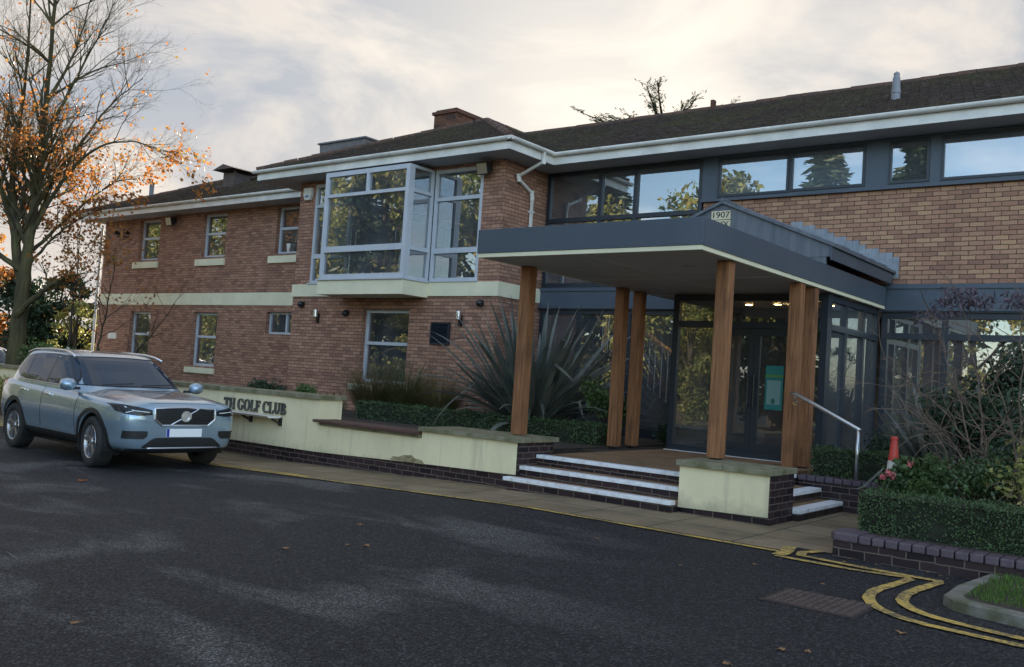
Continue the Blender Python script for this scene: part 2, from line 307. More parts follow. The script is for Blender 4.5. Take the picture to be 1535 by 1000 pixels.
# ------------------------------------------------------------------ mesh helpers
class MB:
    def __init__(s): s.v = []; s.f = []; s.m = []; s.mi = 0
    def add(s, vs, fs):
        o = len(s.v); s.v += [tuple(v) for v in vs]; s.f += [tuple(i+o for i in f) for f in fs]; s.m += [s.mi]*len(fs); return s
    def box(s, x0, x1, y0, y1, z0, z1):
        x0, x1 = min(x0, x1), max(x0, x1); y0, y1 = min(y0, y1), max(y0, y1); z0, z1 = min(z0, z1), max(z0, z1)
        return s.add([(x0,y0,z0),(x1,y0,z0),(x1,y1,z0),(x0,y1,z0),(x0,y0,z1),(x1,y0,z1),(x1,y1,z1),(x0,y1,z1)],
              [(0,3,2,1),(4,5,6,7),(0,1,5,4),(1,2,6,5),(2,3,7,6),(3,0,4,7)])
    def quad(s, a, b, c, d): return s.add([a, b, c, d], [(0,1,2,3)])
    def prism(s, poly, fn, d0, d1):
        """polygon (u,v) extruded between depths d0 and d1; fn(u,v,d) gives the point"""
        n = len(poly)
        vs = [fn(u, v, d0) for u, v in poly] + [fn(u, v, d1) for u, v in poly]
        return s.add(vs, [tuple(range(n))[::-1], tuple(range(n, 2*n))] + [(i, (i+1) % n, n+(i+1) % n, n+i) for i in range(n)])
    def tube(s, pts, r, n=6, cap=True):
        pts = [Vector(p) for p in pts]; k = len(pts)
        rs = r if isinstance(r, (list, tuple)) else [r]*k
        o = len(s.v); up = None
        for i, p in enumerate(pts):
            t = (pts[min(i+1, k-1)] - pts[max(i-1, 0)])
            t = t.normalized() if t.length > 1e-9 else Vector((0, 0, 1))
            if up is None: up = t.orthogonal().normalized()
            up = (up - t*up.dot(t)); up = up.normalized() if up.length > 1e-6 else t.orthogonal().normalized()
            b = t.cross(up)
            for j in range(n):
                a = 2*math.pi*j/n; s.v.append(tuple(p + (up*math.cos(a) + b*math.sin(a))*rs[i]))
        for i in range(k-1):
            for j in range(n):
                j2 = (j+1) % n; s.f.append((o+i*n+j, o+i*n+j2, o+(i+1)*n+j2, o+(i+1)*n+j)); s.m.append(s.mi)
        if cap and n > 2:
            s.f.append(tuple(o+j for j in range(n))[::-1]); s.f.append(tuple(o+(k-1)*n+j for j in range(n))); s.m += [s.mi]*2
        return s
    def lathe(s, prof, n=24, fn=None):
        """profile of (radius, height) turned about an axis; fn(x,y,h) maps to the final point"""
        fn = fn or (lambda x, y, h: (x, y, h)); o = len(s.v)
        for r, h in prof:
            for j in range(n):
                a = 2*math.pi*j/n; s.v.append(tuple(fn(r*math.cos(a), r*math.sin(a), h)))
        for i in range(len(prof)-1):
            for j in range(n):
                j2 = (j+1) % n; s.f.append((o+i*n+j, o+i*n+j2, o+(i+1)*n+j2, o+(i+1)*n+j)); s.m.append(s.mi)
        return s
    def grid(s, rows):
        o = len(s.v); w = len(rows[0])
        for r in rows: s.v += [tuple(p) for p in r]
        for i in range(len(rows)-1):
            for j in range(w-1):
                s.f.append((o+i*w+j, o+i*w+j+1, o+(i+1)*w+j+1, o+(i+1)*w+j)); s.m.append(s.mi)
        return s
    def build(s, name, mat, parent=None, world=True, smooth=False, bevel=0.0, loc=None):
        me = bpy.data.meshes.new(name)
        off = Vector((0, 0, 0))
        if world and parent is not None:
            p = parent
            while p is not None: off += Vector(p.location); p = p.parent
        elif loc is not None: off = Vector(loc)
        me.from_pydata([(v[0]-off.x, v[1]-off.y, v[2]-off.z) for v in s.v], [], s.f)
        mats = mat if isinstance(mat, (list, tuple)) else [mat]
        for q in mats: me.materials.append(q)
        if len(mats) > 1: me.polygons.foreach_set('material_index', s.m)
        if smooth: me.polygons.foreach_set('use_smooth', [True]*len(s.f))
        me.update()
        o = bpy.data.objects.new(name, me); C.objects.link(o)
        if parent is not None: o.parent = parent
        elif loc is not None: o.location = loc
        if bevel:
            bm = bmesh.new(); bm.from_mesh(me)
            bmesh.ops.remove_doubles(bm, verts=bm.verts, dist=1e-5)
            es = [e for e in bm.edges if len(e.link_faces) == 2 and e.calc_face_angle(0) > .6]
            bmesh.ops.bevel(bm, geom=es, offset=bevel, segments=2, affect='EDGES', profile=.6)
            bm.to_mesh(me); bm.free()
        return o
def tag(o, label, cat, group=None):
    o['label'] = label; o['category'] = cat
    if group: o['group'] = group
    return o
def thing(name, label, cat, loc=(0, 0, 0), rz=0.0, group=None):
    o = bpy.data.objects.new(name, None); C.objects.link(o); o.location = loc; o.rotation_euler = (0, 0, rz); o.empty_display_size = .2
    return tag(o, label, cat, group)
def structure(o): o['kind'] = 'structure'; return o
def stuff(o, label, cat):
    o['kind'] = 'stuff'; return tag(o, label, cat)
def copy_tree(o, parent=None):
    c = o.copy(); C.objects.link(c); c.parent = parent
    for ch in list(o.children): copy_tree(ch, c)
    return c
def U(a, b): return random.uniform(a, b)
def blade_quads(mb, c, d, n, ln, w, fold=.15):
    """one leaf: a kite of two folded triangles around centre c, pointing along d, facing n"""
    sd = d.cross(n)
    if sd.length < 1e-6: sd = d.orthogonal()
    sd = sd.normalized()*w*.5
    a = c - d*ln*.5; b = c + d*ln*.5; m_ = c + d*ln*.05
    o = len(mb.v)
    mb.v += [tuple(a), tuple(m_+sd+n*w*fold), tuple(b), tuple(m_-sd+n*w*fold)]
    mb.f += [(o, o+1, o+2), (o, o+2, o+3)]; mb.m += [mb.mi]*2
def rvec():
    while True:
        v = Vector((U(-1, 1), U(-1, 1), U(-1, 1)))
        if .05 < v.length < 1: return v.normalized()
def leaf_cloud(mb, pts, size, jit=.4, up=.3):
    for p in pts:
        n = (rvec() + Vector((0, 0, up))).normalized(); d = rvec(); d = (d - n*d.dot(n)).normalized()
        s = size*U(1-jit, 1+jit); blade_quads(mb, Vector(p), d, n, s, s*.6)
    return mb
def blob_points(c, r, n, squash=1.0, shell=.55):
    o = []
    for _ in range(n):
        v = rvec()*(r*U(shell, 1.0)); o.append((c[0]+v.x, c[1]+v.y, c[2]+v.z*squash))
    return o
# ------------------------------------------------------------------ ground levels
def gz(x):
    if x >= -6: return 0.0
    if x <= -12: return -.19
    return -.19*(-6-x)/6
def dens(pts, step=.5):
    out = [pts[0]]
    for a, b in zip(pts, pts[1:]):
        n = max(1, int(math.hypot(b[0]-a[0], b[1]-a[1])/step))
        for i in range(1, n+1): out.append((a[0]+(b[0]-a[0])*i/n, a[1]+(b[1]-a[1])*i/n))
    return out
def strip(mb, pts, w, dz, step=.4, jit=0.0):
    pts = dens(pts, step); rows = []
    for i, p in enumerate(pts):
        a = Vector(pts[max(i-1, 0)]); b = Vector(pts[min(i+1, len(pts)-1)]); t = (b-a).normalized(); n = Vector((-t.y, t.x))
        if 0 < i < len(pts)-1:
            t1 = (Vector(p)-a).normalized(); cs = max(.5, abs(t.dot(t1)))
        else: cs = 1
        k = w*.5/cs
        rows.append([(p[0]+n.x*k*q*(1+U(-jit, jit)), p[1]+n.y*k*q*(1+U(-jit, jit)), gz(p[0])+dz) for q in (-1, 1)])
    mb.grid([[r[1] for r in rows], [r[0] for r in rows]]); return mb
def smooth(pts, n=6):
    o = []; k = len(pts)
    for i in range(k-1):
        p0, p1_, p2_, p3_ = pts[max(i-1, 0)], pts[i], pts[i+1], pts[min(i+2, k-1)]
        for j in range(n):
            f = j/n; o.append(tuple(.5*((2*b)+(c-a)*f+(2*a-5*b+4*c-d)*f*f+(3*b-a-3*c+d)*f**3) for a, b, c, d in zip(p0, p1_, p2_, p3_)))
    return o+[pts[-1]]
def sheet(name, x0, x1, y0, y1, dz, mat, xs=None):
    mb = MB(); cuts = sorted(set([x0, x1] + [x for x in (-12, -6) if x0 < x < x1]))
    mb.grid([[(x, y, gz(x)+dz) for x in cuts] for y in (y0, y1)]); return structure(mb.build(name, mat))
# terrain: one sheet to the horizon, grass and leaf mould beyond the drive
EARTH = M('rough_ground', (.055, .055, .025), (.085, .06, .035), .95, ns=1.1, bs=.7, bscale=25)
mb = MB(); mb.grid([[(x, y, gz(x)-.02) for x in (-400, -60, -12, -6, 60, 400)] for y in (-400, -60, 60, 500)])
structure(mb.build('ground', EARTH))
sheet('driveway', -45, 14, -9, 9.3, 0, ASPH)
# footpath of slabs in front of the walls, the flags turning in beside the steps
mb = MB(); mb.grid([[(x, y, gz(x)+.006) for x in (-34, -12, -6, -3.1)] for y in (8.06, 10.6)]); mb.grid([[(x, y, .006) for x in (-3.1, -2.75)] for y in (8.34, 11.5)]); mb.grid([[(x, y, .006) for x in (-3.75, -3.1)] for y in (10.6, 11.5)])
structure(mb.build('footpath', SLABS))
# double yellow lines: single along the slabs, jogging round the planter, sweeping to the verge
mb = MB(); strip(mb, [(-24, 8.02), (-12, 8.02), (-3.08, 7.97)], .075, .010, jit=.12)
strip(mb, [(-24, 8.22), (-12.5, 8.20), (-9.6, 8.10)], .07, .010, jit=.12)
strip(mb, [(-3.13, 8.28), (-3.05, 8.0), (-3.03, 7.76)], .12, .014, .1, .1)
strip(mb, [(-3.05, 7.74), (-2.38, 7.72), (-1.99, 7.79)]+smooth([(-1.95, 7.72), (-1.98, 7.4), (-2.01, 6.98), (-1.92, 6.62), (-1.72, 6.38), (-1.5, 6.28), (-1.25, 6.25), (-.9, 6.22)])+[(1.5, 6.1)], .082, .010, .12, .12)
strip(mb, [(-2.86, 8.33), (-2.95, 8.1), (-2.9, 7.94), (-2.33, 7.87), (-1.77, 7.86)]+smooth([(-1.755, 7.78), (-1.80, 7.4), (-1.81, 7.05), (-1.73, 6.75), (-1.55, 6.56), (-1.3, 6.47), (-.95, 6.41)])+[(1.5, 6.3)], .085, .012, .12, .12)
structure(mb.build('yellow_lines', YELLOW))
# faded chalky line on the left of the drive
mb = MB(); strip(mb, [(-7.9, 3.05), (-7.4, 3.03)], .018, .006, .05, .9); strip(mb, [(-7.2, 3.02), (-6.8, 2.97)], .014, .006, .05, .9); strip(mb, [(-6.5, 2.92), (-6.2, 2.86)], .012, .006, .05, .9)
FADED = M('faded_white_paint', (.16, .16, .155), (.05, .05, .05), .8, ns=30.0)
structure(mb.build('faded_line', FADED))
# ------------------------------------------------------------------ clubhouse
MID, RW, LWY, XM0, XM1, XL = 14.25, 15.7, 16.0, -17.95, -11.6, -30.4
ZS = 5.74
B = thing('clubhouse', 'two storey brick clubhouse with bay window, grey glazing and mossy tiled roof', 'building', (-14, 16, 0))
def planeX(X, sgn): return lambda u, z, d: (X + sgn*d, u, z)
def wall(mb, fn, u0, u1, z0, z1, holes, t=.28, rev=.16):
    us = sorted(set([u0, u1] + [h[0] for h in holes] + [h[1] for h in holes])); zs = sorted(set([z0, z1] + [h[2] for h in holes] + [h[3] for h in holes]))
    for a, b in zip(us, us[1:]):
        for c, d in zip(zs, zs[1:]):
            um, zm = (a+b)/2, (c+d)/2
            if any(h[0] < um < h[1] and h[2] < zm < h[3] for h in holes): continue
            mb.quad(fn(a, c, 0), fn(b, c, 0), fn(b, d, 0), fn(a, d, 0)); mb.quad(fn(a, c, t), fn(a, d, t), fn(b, d, t), fn(b, c, t))
    for h in holes:
        a, b, c, d = h[:4]
        for p, q in (((a, c), (a, d)), ((a, d), (b, d)), ((b, d), (b, c)), ((b, c), (a, c))):
            mb.quad(fn(*p, 0), fn(*q, 0), fn(*q, t), fn(*p, t))
    for p, q in (((u0, z0), (u0, z1)), ((u1, z1), (u1, z0)), ((u0, z1), (u1, z1)), ((u1, z0), (u0, z0))):
        mb.quad(fn(*p, 0), fn(*p, t), fn(*q, t), fn(*q, 0))
    return mb
def window(fn, u0, u1, z0, z1, mull=(), trans=(), fw=.055, dep=.07, rec=.12, frame=LTFRAME, glass=GLASS, parent=B, subs=(), name='window', blind=None, label=None):
    """frame with mullions at u, transoms at z; subs: extra bars (u0,u1,z0,z1)"""
    mb = MB()
    def bar(a, b, c, d, e=0): 
        p = [fn(a, c, rec-e), fn(b, d, rec+dep+e)]; mb.box(p[0][0], p[1][0], p[0][1], p[1][1], p[0][2], p[1][2])
    bar(u0, u1, z0, z0+fw); bar(u0, u1, z1-fw, z1); bar(u0, u0+fw, z0+fw, z1-fw); bar(u1-fw, u1, z0+fw, z1-fw)
    us = [u0+fw/2] + list(mull) + [u1-fw/2]
    for q in mull: bar(q-fw/2, q+fw/2, z0+fw, z1-fw, .002)
    for q in trans:
        q, tw = q if isinstance(q, tuple) else (q, fw)
        bar(u0+fw, u1-fw, q-tw/2, q+tw/2, .004)
    for a, b, c, d in subs: bar(a, b, c, d, .006)
    o = mb.build(name, frame, parent)
    if label: o['label'] = label
    g = MB(); r = rec+dep*.5
    g.quad(fn(u0+fw*.5, z0+fw*.5, r), fn(u1-fw*.5, z0+fw*.5, r), fn(u1-fw*.5, z1-fw*.5, r), fn(u0+fw*.5, z1-fw*.5, r)); g.build('pane', glass, o)
    if blind:
        b = MB(); k = u0+.03
        while k < u1-.1:
            b.quad(fn(k, z0, rec+.22), fn(k+.085, z0, rec+.255), fn(k+.085, z1, rec+.255), fn(k, z1, rec+.22)); k += .088
        b.build('vertical_blind', blind, o)
    return o
def sill(parent, fn, u0, u1, z0, z1, proud=.06, mat=CREAM):
    mb = MB(); a, b = fn(u0, z0, -proud), fn(u1, z1, .15); mb.box(a[0], b[0], a[1], b[1], a[2], b[2]); return mb.build('sill', mat, parent, bevel=.008)
# left wing
fL = lambda u, z, d: (u, LWY+d, z)
cols = [(-28.2, -27.0), (-24.65, -23.45), (-21.1, -19.9)]
hL = [(a, b, 4.36, 5.68) for a, b in cols] + [(-28.35, -27.15, 1.1, 2.70), (-24.78, -23.55, 1.1, 2.70), (-21.25, -20.1, 2.13, 2.74)]
mb = wall(MB(), fL, XL, XM0+.25, -.4, ZS, hL); wall(mb, planeX(XL, 1), LWY+.28, 23, -.4, ZS, [])
mb.build('wall', BR_RED, B)['label'] = 'long red brick left wing wall'
for i, (a, b) in enumerate(cols):
    w = window(fL, a, b, 4.36, 5.68, trans=[5.08], fw=.07); sill(w, fL, a-.22, b+.05, 4.10, 4.30)
for a, b in ((-28.35, -27.15), (-24.78, -23.55)):
    w = window(fL, a, b, 1.1, 2.70, trans=[1.98], fw=.07); sill(w, fL, a-.2, b+.05, .88, 1.05)
window(fL, -21.25, -20.1, 2.13, 2.74, mull=[-20.5], fw=.06)
mb = MB(); mb.box(XL, XM0, LWY-.03, LWY+.05, 2.92, 3.28); mb.build('string_course', CREAM, B)
# mid block
fM = lambda u, z, d: (u, MID+d, z)
hM = [(-17.38, -12.15, 3.29, 5.66), (-15.45, -14.0, 1.05, 2.68)]
mb = wall(MB(), fM, XM0, XM1, -.2, ZS, hM); wall(mb, planeX(XM1, -1), MID+.28, RW+.3, -.2, ZS, []); wall(mb, planeX(XM0, 1), MID+.28, LWY+.2, -.4, ZS, [])
mb.build('wall', BR_RED, B)['label'] = 'brick walls of the projecting block under the bay window'
w = window(fM, -15.45, -14.0, 1.05, 2.68, trans=[1.93], fw=.07); sill(w, fM, -15.72, -13.85, .86, 1.0)
mb = MB(); mb.box(XM0-.02, -16.12, MID-.035, MID+.04, 2.97, 3.26); mb.build('string_course', CREAM, B); mb = MB(); mb.box(-13.5, XM1+.035, MID-.035, MID+.04, 2.97, 3.26); mb.box(XM1-.02, XM1+.033, MID+.04, RW-.02, 2.97, 3.26)
mb.build('string_course', CREAM, B)
# bay
BY, BX0, BX1, BZ0, BZ1 = 13.47, -16.12, -13.5, 3.28, 5.66
fB = lambda u, z, d: (u, BY+d, z)
bay = window(fB, BX0, BX1, BZ0, BZ1, trans=[(3.93, .13), (5.13, .07)], fw=.10, rec=0, dep=.10, subs=[(-14.79, -14.72, 5.13, 5.6)], name='bay_window')
fBr = planeX(BX1, -1)
window(fBr, BY+.102, MID-.01, BZ0, BZ1, trans=[(3.93, .09), (5.13, .07)], fw=.06, rec=.004, dep=.09, parent=bay)
window(planeX(BX0, 1), BY+.102, MID-.01, BZ0, BZ1, trans=[(3.93, .09), (5.13, .07)], fw=.06, rec=.004, dep=.09, parent=bay)
window(fM, BX1+.012, -12.15, BZ0, BZ1, trans=[(3.93, .11), (5.03, .08)], fw=.075, rec=.0, dep=.09)
window(fM, -17.38, BX0-.012, BZ0, BZ1, trans=[(3.93, .11), (5.13, .07)], fw=.075, rec=.0, dep=.09)
mb = MB(); mb.box(BX0-.02, BX1+.02, BY-.02, MID-.002, 2.93, 3.24); mb.build('plinth_box', CREAM, bay, bevel=.01)
mb = MB(); mb.box(BX0-.05, BX1+.05, BY-.06, MID-.004, 3.243, 3.278); mb.box(-17.42, BX0-.052, MID-.06, MID+.05, 3.262, 3.288); mb.box(BX1+.052, -12.12, MID-.06, MID+.05, 3.262, 3.288); mb.build('sill', LTFRAME, bay)
mb = MB(); mb.box(-17.9, -11.7, MID+.6, MID+.65, 3.3, 3.32); mb.build('inner_ledge', DARKIN, B)
# right wing: upper brick band, cladding, curtain glazing
fR = lambda u, z, d: (u, RW+d, z)
XR1 = 7.0
mb = wall(MB(), fR, -7.92, XR1, 3.30, 4.93, []); mb.build('wall', BR_TAN, B)['label'] = 'tan brick band of the right wing between the glazing'
HR = [(-7.63, -6.27, 4.955, 5.69), (-6.25, -4.95, 4.965, 5.69), (-4.57, -3.93, 4.965, 5.69), (-3.76, -1.2, 4.965, 5.69), (-1.0, 1.4, 5.0, 5.69), (1.6, 4.0, 5.0, 5.69)]
mb = wall(MB(), lambda u, z, d: (u, RW-.03+d, z), -7.95, XR1, 4.93, ZS, HR, t=.12); mb.box(-7.95, XR1, RW-.075, RW-.031, 4.88, 4.93)
mb.build('cladding_band', SLATE, B)
for i, h in enumerate(HR):
    window(fR, h[0], h[1], h[2], h[3], fw=.045, rec=-.05, dep=.07, frame=DKFRAME, blind=BLIND if i != 2 else None)
# tall glazing beside the inner corner
GL0, GL1 = XM1+.02, -7.955
window(fR, GL0, GL1, 3.31, ZS, mull=[-10.25, -9.42], trans=[4.72], fw=.085, rec=0, dep=.10, frame=DKFRAME, subs=[(-10.2, -9.47, 4.42, 4.62), (-10.2, -10.12, 3.4, 4.6), (-9.55, -9.47, 3.4, 4.6)], name='curtain_glazing')
# dark band above the ground-floor glazing
mb = MB(); mb.box(XM1+.02, XR1, RW-.05, RW+.3, 2.84, 3.297); mb.box(XM1+.02, XR1, RW-.09, RW-.052, 2.86, 2.90); mb.box(XM1+.02, XR1, RW-.075, RW-.052, 3.22, 3.29); mb.build('fascia_band', SLATE, B)
window(fR, GL0, -7.0, .45, 2.84, mull=[-10.6, -9.4, -8.2], fw=.09, rec=0, dep=.1, frame=DKFRAME, name='ground_floor_glazing')
window(fR, -4.58, XR1, .45, 2.84, mull=[-3.6, -2.3, -1.0, .5, 2], trans=[2.45], fw=.10, rec=0, dep=.1, frame=DKFRAME, name='ground_floor_glazing')
mb = MB(); mb.box(XM1+.02, -7.02, RW-.02, RW+.2, 0, .447); mb.box(-4.56, XR1, RW-.02, RW+.2, 0, .447); mb.build('base_panel', DKFRAME, B)
# entrance vestibule under the canopy
VY, VX0, VX1, VZ0, VZ1 = 13.2, -7.08, -4.6, .396, 2.87
fV = lambda u, z, d: (u, VY+d, z)
V = window(fV, VX0, VX1, VZ0, VZ1, mull=[-6.30, -5.02], trans=[(2.40, .10)], fw=.10, rec=0, dep=.09, frame=DKFRAME, glass=GLASSD, name='glazed_vestibule')
for a, b in ((-6.235, -5.70), (-5.695, -5.085)):
    mb = MB(); y0, y1 = VY+.02, VY+.065
    mb.box(a, b, y0, y1, .43, .62); mb.box(a, b, y0, y1, 2.24, 2.34); mb.box(a, a+.09, y0, y1, .62, 2.24); mb.box(b-.09, b, y0, y1, .62, 2.24)
    d = mb.build('door', DKFRAME, V)
    mb = MB(); x = b-.045 if a < -6 else a+.045
    mb.tube([(x, VY-.045, 1.15), (x, VY-.045, 1.65)], .014, 8); mb.tube([(x, VY-.045, 1.2), (x, VY+.02, 1.2)], .01, 6); mb.tube([(x, VY-.045, 1.6), (x, VY+.02, 1.6)], .01, 6); mb.build('handle', BLACKP, V)
window(planeX(VX1, -1), VY+.105, RW-.06, VZ0, VZ1, mull=[14.05, 14.9], trans=[(2.40, .09)], fw=.09, rec=.004, dep=.09, frame=DKFRAME, glass=GLASSD, parent=V)
window(planeX(VX0, 1), VY+.105, RW-.06, VZ0, VZ1, mull=[14.4], trans=[(2.40, .09)], fw=.09, rec=.004, dep=.09, frame=DKFRAME, glass=GLASSD, parent=V)
mb = MB(); mb.box(VX0-.02, VX1+.02, VY-.05, VY+.12, .386, .40); mb.build('threshold', NOSE, V)
# rooms behind the glass
mb = MB()
mb.quad((XL+.3, 20.5, -.4), (XR1, 20.5, -.4), (XR1, 20.5, ZS), (XL+.3, 20.5, ZS))
for x in (-26, -22.3, -19, -12.2, -2.5, 3): mb.box(x, x+.12, 16.4, 20.5, 3.0 if -13 < x < -1 else 0, ZS)
for z_ in (3.12, 5.72):
    mb.quad((XL+.3, LWY+.2, z_), (XM0, LWY+.2, z_), (XM0, 20.5, z_), (XL+.3, 20.5, z_)); mb.quad((XM0+.2, MID+.2, z_), (XM1-.2, MID+.2, z_), (XM1-.2, 20.5, z_), (XM0+.2, 20.5, z_)); mb.quad((XM1-.2, RW+.25, z_), (XR1, RW+.25, z_), (XR1, 20.5, z_), (XM1-.2, 20.5, z_))
mb.quad((XL, 16.3, 0), (XL, 23, 0), (XL, 23, ZS), (XL, 16.3, ZS)); mb.quad((XR1, 15.7, 0), (XR1, 23, 0), (XR1, 23, ZS), (XR1, 15.7, ZS))
mb.build('inner_walls', DARKIN, B)
mb = MB()
for z_ in (.35, 3.14):
    mb.quad((XL+.3, LWY+.2, z_), (XM0, LWY+.2, z_), (XM0, 20.5, z_), (XL+.3, 20.5, z_)); mb.quad((XM0+.2, MID+.2, z_), (XM1-.2, MID+.2, z_), (XM1-.2, 20.5, z_), (XM0+.2, 20.5, z_)); mb.quad((XM1-.2, RW+.25, z_), (XR1, RW+.25, z_), (XR1, 20.5, z_), (XM1-.2, 20.5, z_))
mb.build('inner_floor', INFLOOR, B)
# roofs of real courses of tiles
TP = .46; EZ = 5.97; CP = 1/math.sqrt(1+TP*TP)
def tiles(mb, org, along, up, lo, hi, dmax, gauge=.125, tw=.17):
    """org: eave origin; along/up: horizontal unit vectors; lo(d), hi(d): limits along the eave at plan distance d"""
    org = Vector(org); along = Vector(along); up = Vector(up); n = int(dmax/(gauge*CP))+1
    for k in range(n):
        d0 = k*gauge*CP-.03; d1 = min(dmax, d0+gauge*CP*1.3)
        a, b = lo(max(d0, 0)), hi(max(d0, 0))
        if b-a < .05: break
        t = a - (tw*.5 if k % 2 else 0)
        while t < b:
            x0, x1 = max(t, a), min(t+tw-.006, b)
            if x1-x0 > .02:
                h = .026+U(-.007, .009); h2 = h+U(-.006, .006); dj = U(-.008, .008)
                p = [org+along*x0+up*(d0+dj)+Vector((0, 0, (d0+dj)*TP+h)), org+along*x1+up*(d0+dj)+Vector((0, 0, (d0+dj)*TP+h2)),
                     org+along*x1+up*d1+Vector((0, 0, d1*TP+.006)), org+along*x0+up*d1+Vector((0, 0, d1*TP+.006))]
                q = [p[0]-Vector((0, 0, .022)), p[1]-Vector((0, 0, .022))]
                mb.add(p+q, [(0, 1, 2, 3), (4, 5, 1, 0), (0, 3, 4), (5, 2, 1)])
            t += tw
    return mb
roof = MB(); EM, EC, ER, EL = 13.55, -10.98, 15.0, 15.35
tiles(roof, (0, ER, EZ), (1, 0, 0), (0, 1, 0), lambda d: EC-d, lambda d: XR1+.5, 3.6)
tiles(roof, (0, EM, EZ), (1, 0, 0), (0, 1, 0), lambda d: -18.8+d, lambda d: EC-d, 3.9)
tiles(roof, (EC, 0, EZ), (0, 1, 0), (-1, 0, 0), lambda d: EM+d, lambda d: ER+min(d, 3.62)+ (8 if d > 3.6 else 0), 3.9)
tiles(roof, (-18.8, 0, EZ), (0, 1, 0), (1, 0, 0), lambda d: EM+d, lambda d: 19.5, 3.9, tw=.3)
tiles(roof, (0, EL, EZ), (1, 0, 0), (0, 1, 0), lambda d: -30.95+d, lambda d: -18.8+d, 3.6)
R = roof.build('roof', TILES, B)
mb = MB(); z = lambda d: EZ-.02+d*TP
def poly(*p): mb.add(p, [tuple(range(len(p)))])
poly((EC, ER, z(0)), (XR1+.5, ER, z(0)), (XR1+.5, ER+3.6, z(3.6)), (EC-3.6, ER+3.6, z(3.6)))
poly((-18.8, EM, z(0)), (EC, EM, z(0)), (-14.89, EM+3.9, z(3.9)))
poly((EC, EM, z(0)), (EC, ER, z(0)), (EC-3.6, ER+3.6, z(3.6)), (EC-3.9, 21, z(3.9)), (EC-3.9, EM+3.9, z(3.9)))
poly((-18.8, EM, z(0)), (-14.9, EM+3.9, z(3.9)), (-14.9, 21, z(3.9)), (-18.8, 21, z(0)))
poly((-30.95, EL, z(0)), (-18.8, EL, z(0)), (-15.2, EL+3.6, z(3.6)), (-27.35, EL+3.6, z(3.6)))
poly((-30.95, EL, z(0)), (-27.35, EL+3.6, z(3.6)), (-27.35, EL+7.2, z(0)), (-30.95, EL+7.2, z(0)))
poly((-27.35, EL+3.6, z(3.6)), (-15, EL+3.6, z(3.6)), (-15, EL+8, z(0)), (-27.35, EL+8, z(0)))
poly((-15, ER+3.6, z(3.6)), (XR1+.5, ER+3.6, z(3.6)), (XR1+.5, ER+8, z(0)), (-15, ER+8, z(0)))
mb.build('roof_deck', TILES, R)
# ridge and hip tiles: half-round pieces laid end to end
mb = MB()
def ridge(a, b, r=.10, st=.33):
    a, b = Vector(a), Vector(b); n = max(1, int((b-a).length/st)); t = (b-a)/n
    for i in range(n):
        p = a+t*i; j = Vector((U(-.006, .006), U(-.006, .006), U(-.008, .008))); mb.tube([p+j, p+t*.97+j], [r*U(.97, 1.03), r*.95], 8)
zr = EZ+3.6*TP-.02; zm = EZ+3.9*TP-.02
RC = M('ridge_tile_clay', (.12, .062, .042), (.06, .04, .032), .9, ns=4.0)
def ridge_part(*q):
    global mb
    mb = MB(); ridge(*q); mb.build('ridge_tiles', RC, R)
ridge_part((-14.6, ER+3.6, zr), (XR1+.5, ER+3.6, zr)); ridge_part((EC, EM, EZ), (-14.89, EM+3.9, zm)); ridge_part((-18.8, EM, EZ), (-14.89, EM+3.9, zm)); ridge_part((-14.89, EM+3.9, zm), (-14.89, 20, zm))
ridge_part((-27.35, EL+3.6, zr), (-16, EL+3.6, zr)); ridge_part((-30.95, EL, EZ), (-27.35, EL+3.6, zr))
# soffits, fascias, gutters
mb = MB()
mb.box(XL-.55, -18.7, EL+.06, LWY+.05, 5.74, 5.76); mb.box(-18.78, EC-.02, EM+.06, MID+.05, 5.745, 5.765); mb.box(XM1-.1, EC-.02, MID+.05, RW+.05, 5.745, 5.765); mb.box(-18.78, XM0+.1, MID+.05, LWY, 5.745, 5.765); mb.box(EC-.02, XR1+.5, ER+.06, RW+.05, 5.745, 5.765)
mb.build('soffit', SOFFIT, B)
mb = MB()
mb.box(XL-.55, -18.8, EL+.03, EL+.058, 5.735, 5.95); mb.box(-18.8, EC, EM+.03, EM+.058, 5.735, 5.95); mb.box(EC-.028, EC, EM+.058, ER+.03, 5.735, 5.95); mb.box(EC-.028, XR1+.5, ER+.03, ER+.058, 5.735, 5.95); mb.box(-18.8, -18.772, EM+.058, EL+.03, 5.735, 5.95); mb.box(XL-.55, XL-.522, EL+.058, 23, 5.735, 5.95)
mb.build('fascia', WHITE, B)
def gutter(mb, a, b, out):
    a, b, out = Vector(a), Vector(b), Vector(out); rows = []
    for p in (a, b):
        rows.append([p+out*(.058-.058*math.cos(t))+Vector((0, 0, -.065*math.sin(t))) for t in [math.pi*i/10 for i in range(11)]] + [p+out*(.105+.0)+Vector((0, 0, .006)), p+out*.105])
    mb.grid(rows)
    for p in rows: mb.add(p[:11], [tuple(range(11))])
    d = (b-a); n = int(d.length/.9)
    for i in range(n+1):
        c = a+d*(i+.3)/(n+1); t = d.normalized()*.018
        rr = [[c+t*s+out*(.058-.064*math.cos(q))+Vector((0, 0, -.071*math.sin(q)+.002)) for q in [math.pi*i2/8 for i2 in range(9)]] for s in (-1, 1)]; mb.grid(rr)
mb = MB(); GZ = 5.955
gutter(mb, (XL-.6, EL+.03, GZ), (-18.85, EL+.03, GZ), (0, -1, 0)); gutter(mb, (-18.9, EM+.03, GZ), (EC+.11, EM+.03, GZ), (0, -1, 0)); gutter(mb, (EC, EM-.08, GZ), (EC, ER+.03, GZ), (1, 0, 0)); gutter(mb, (EC, ER+.03, GZ), (XR1+.5, ER+.03, GZ), (0, -1, 0))
mb.build('gutter', WHITE, B, smooth=True)
mb = MB(); X = XM1+.06
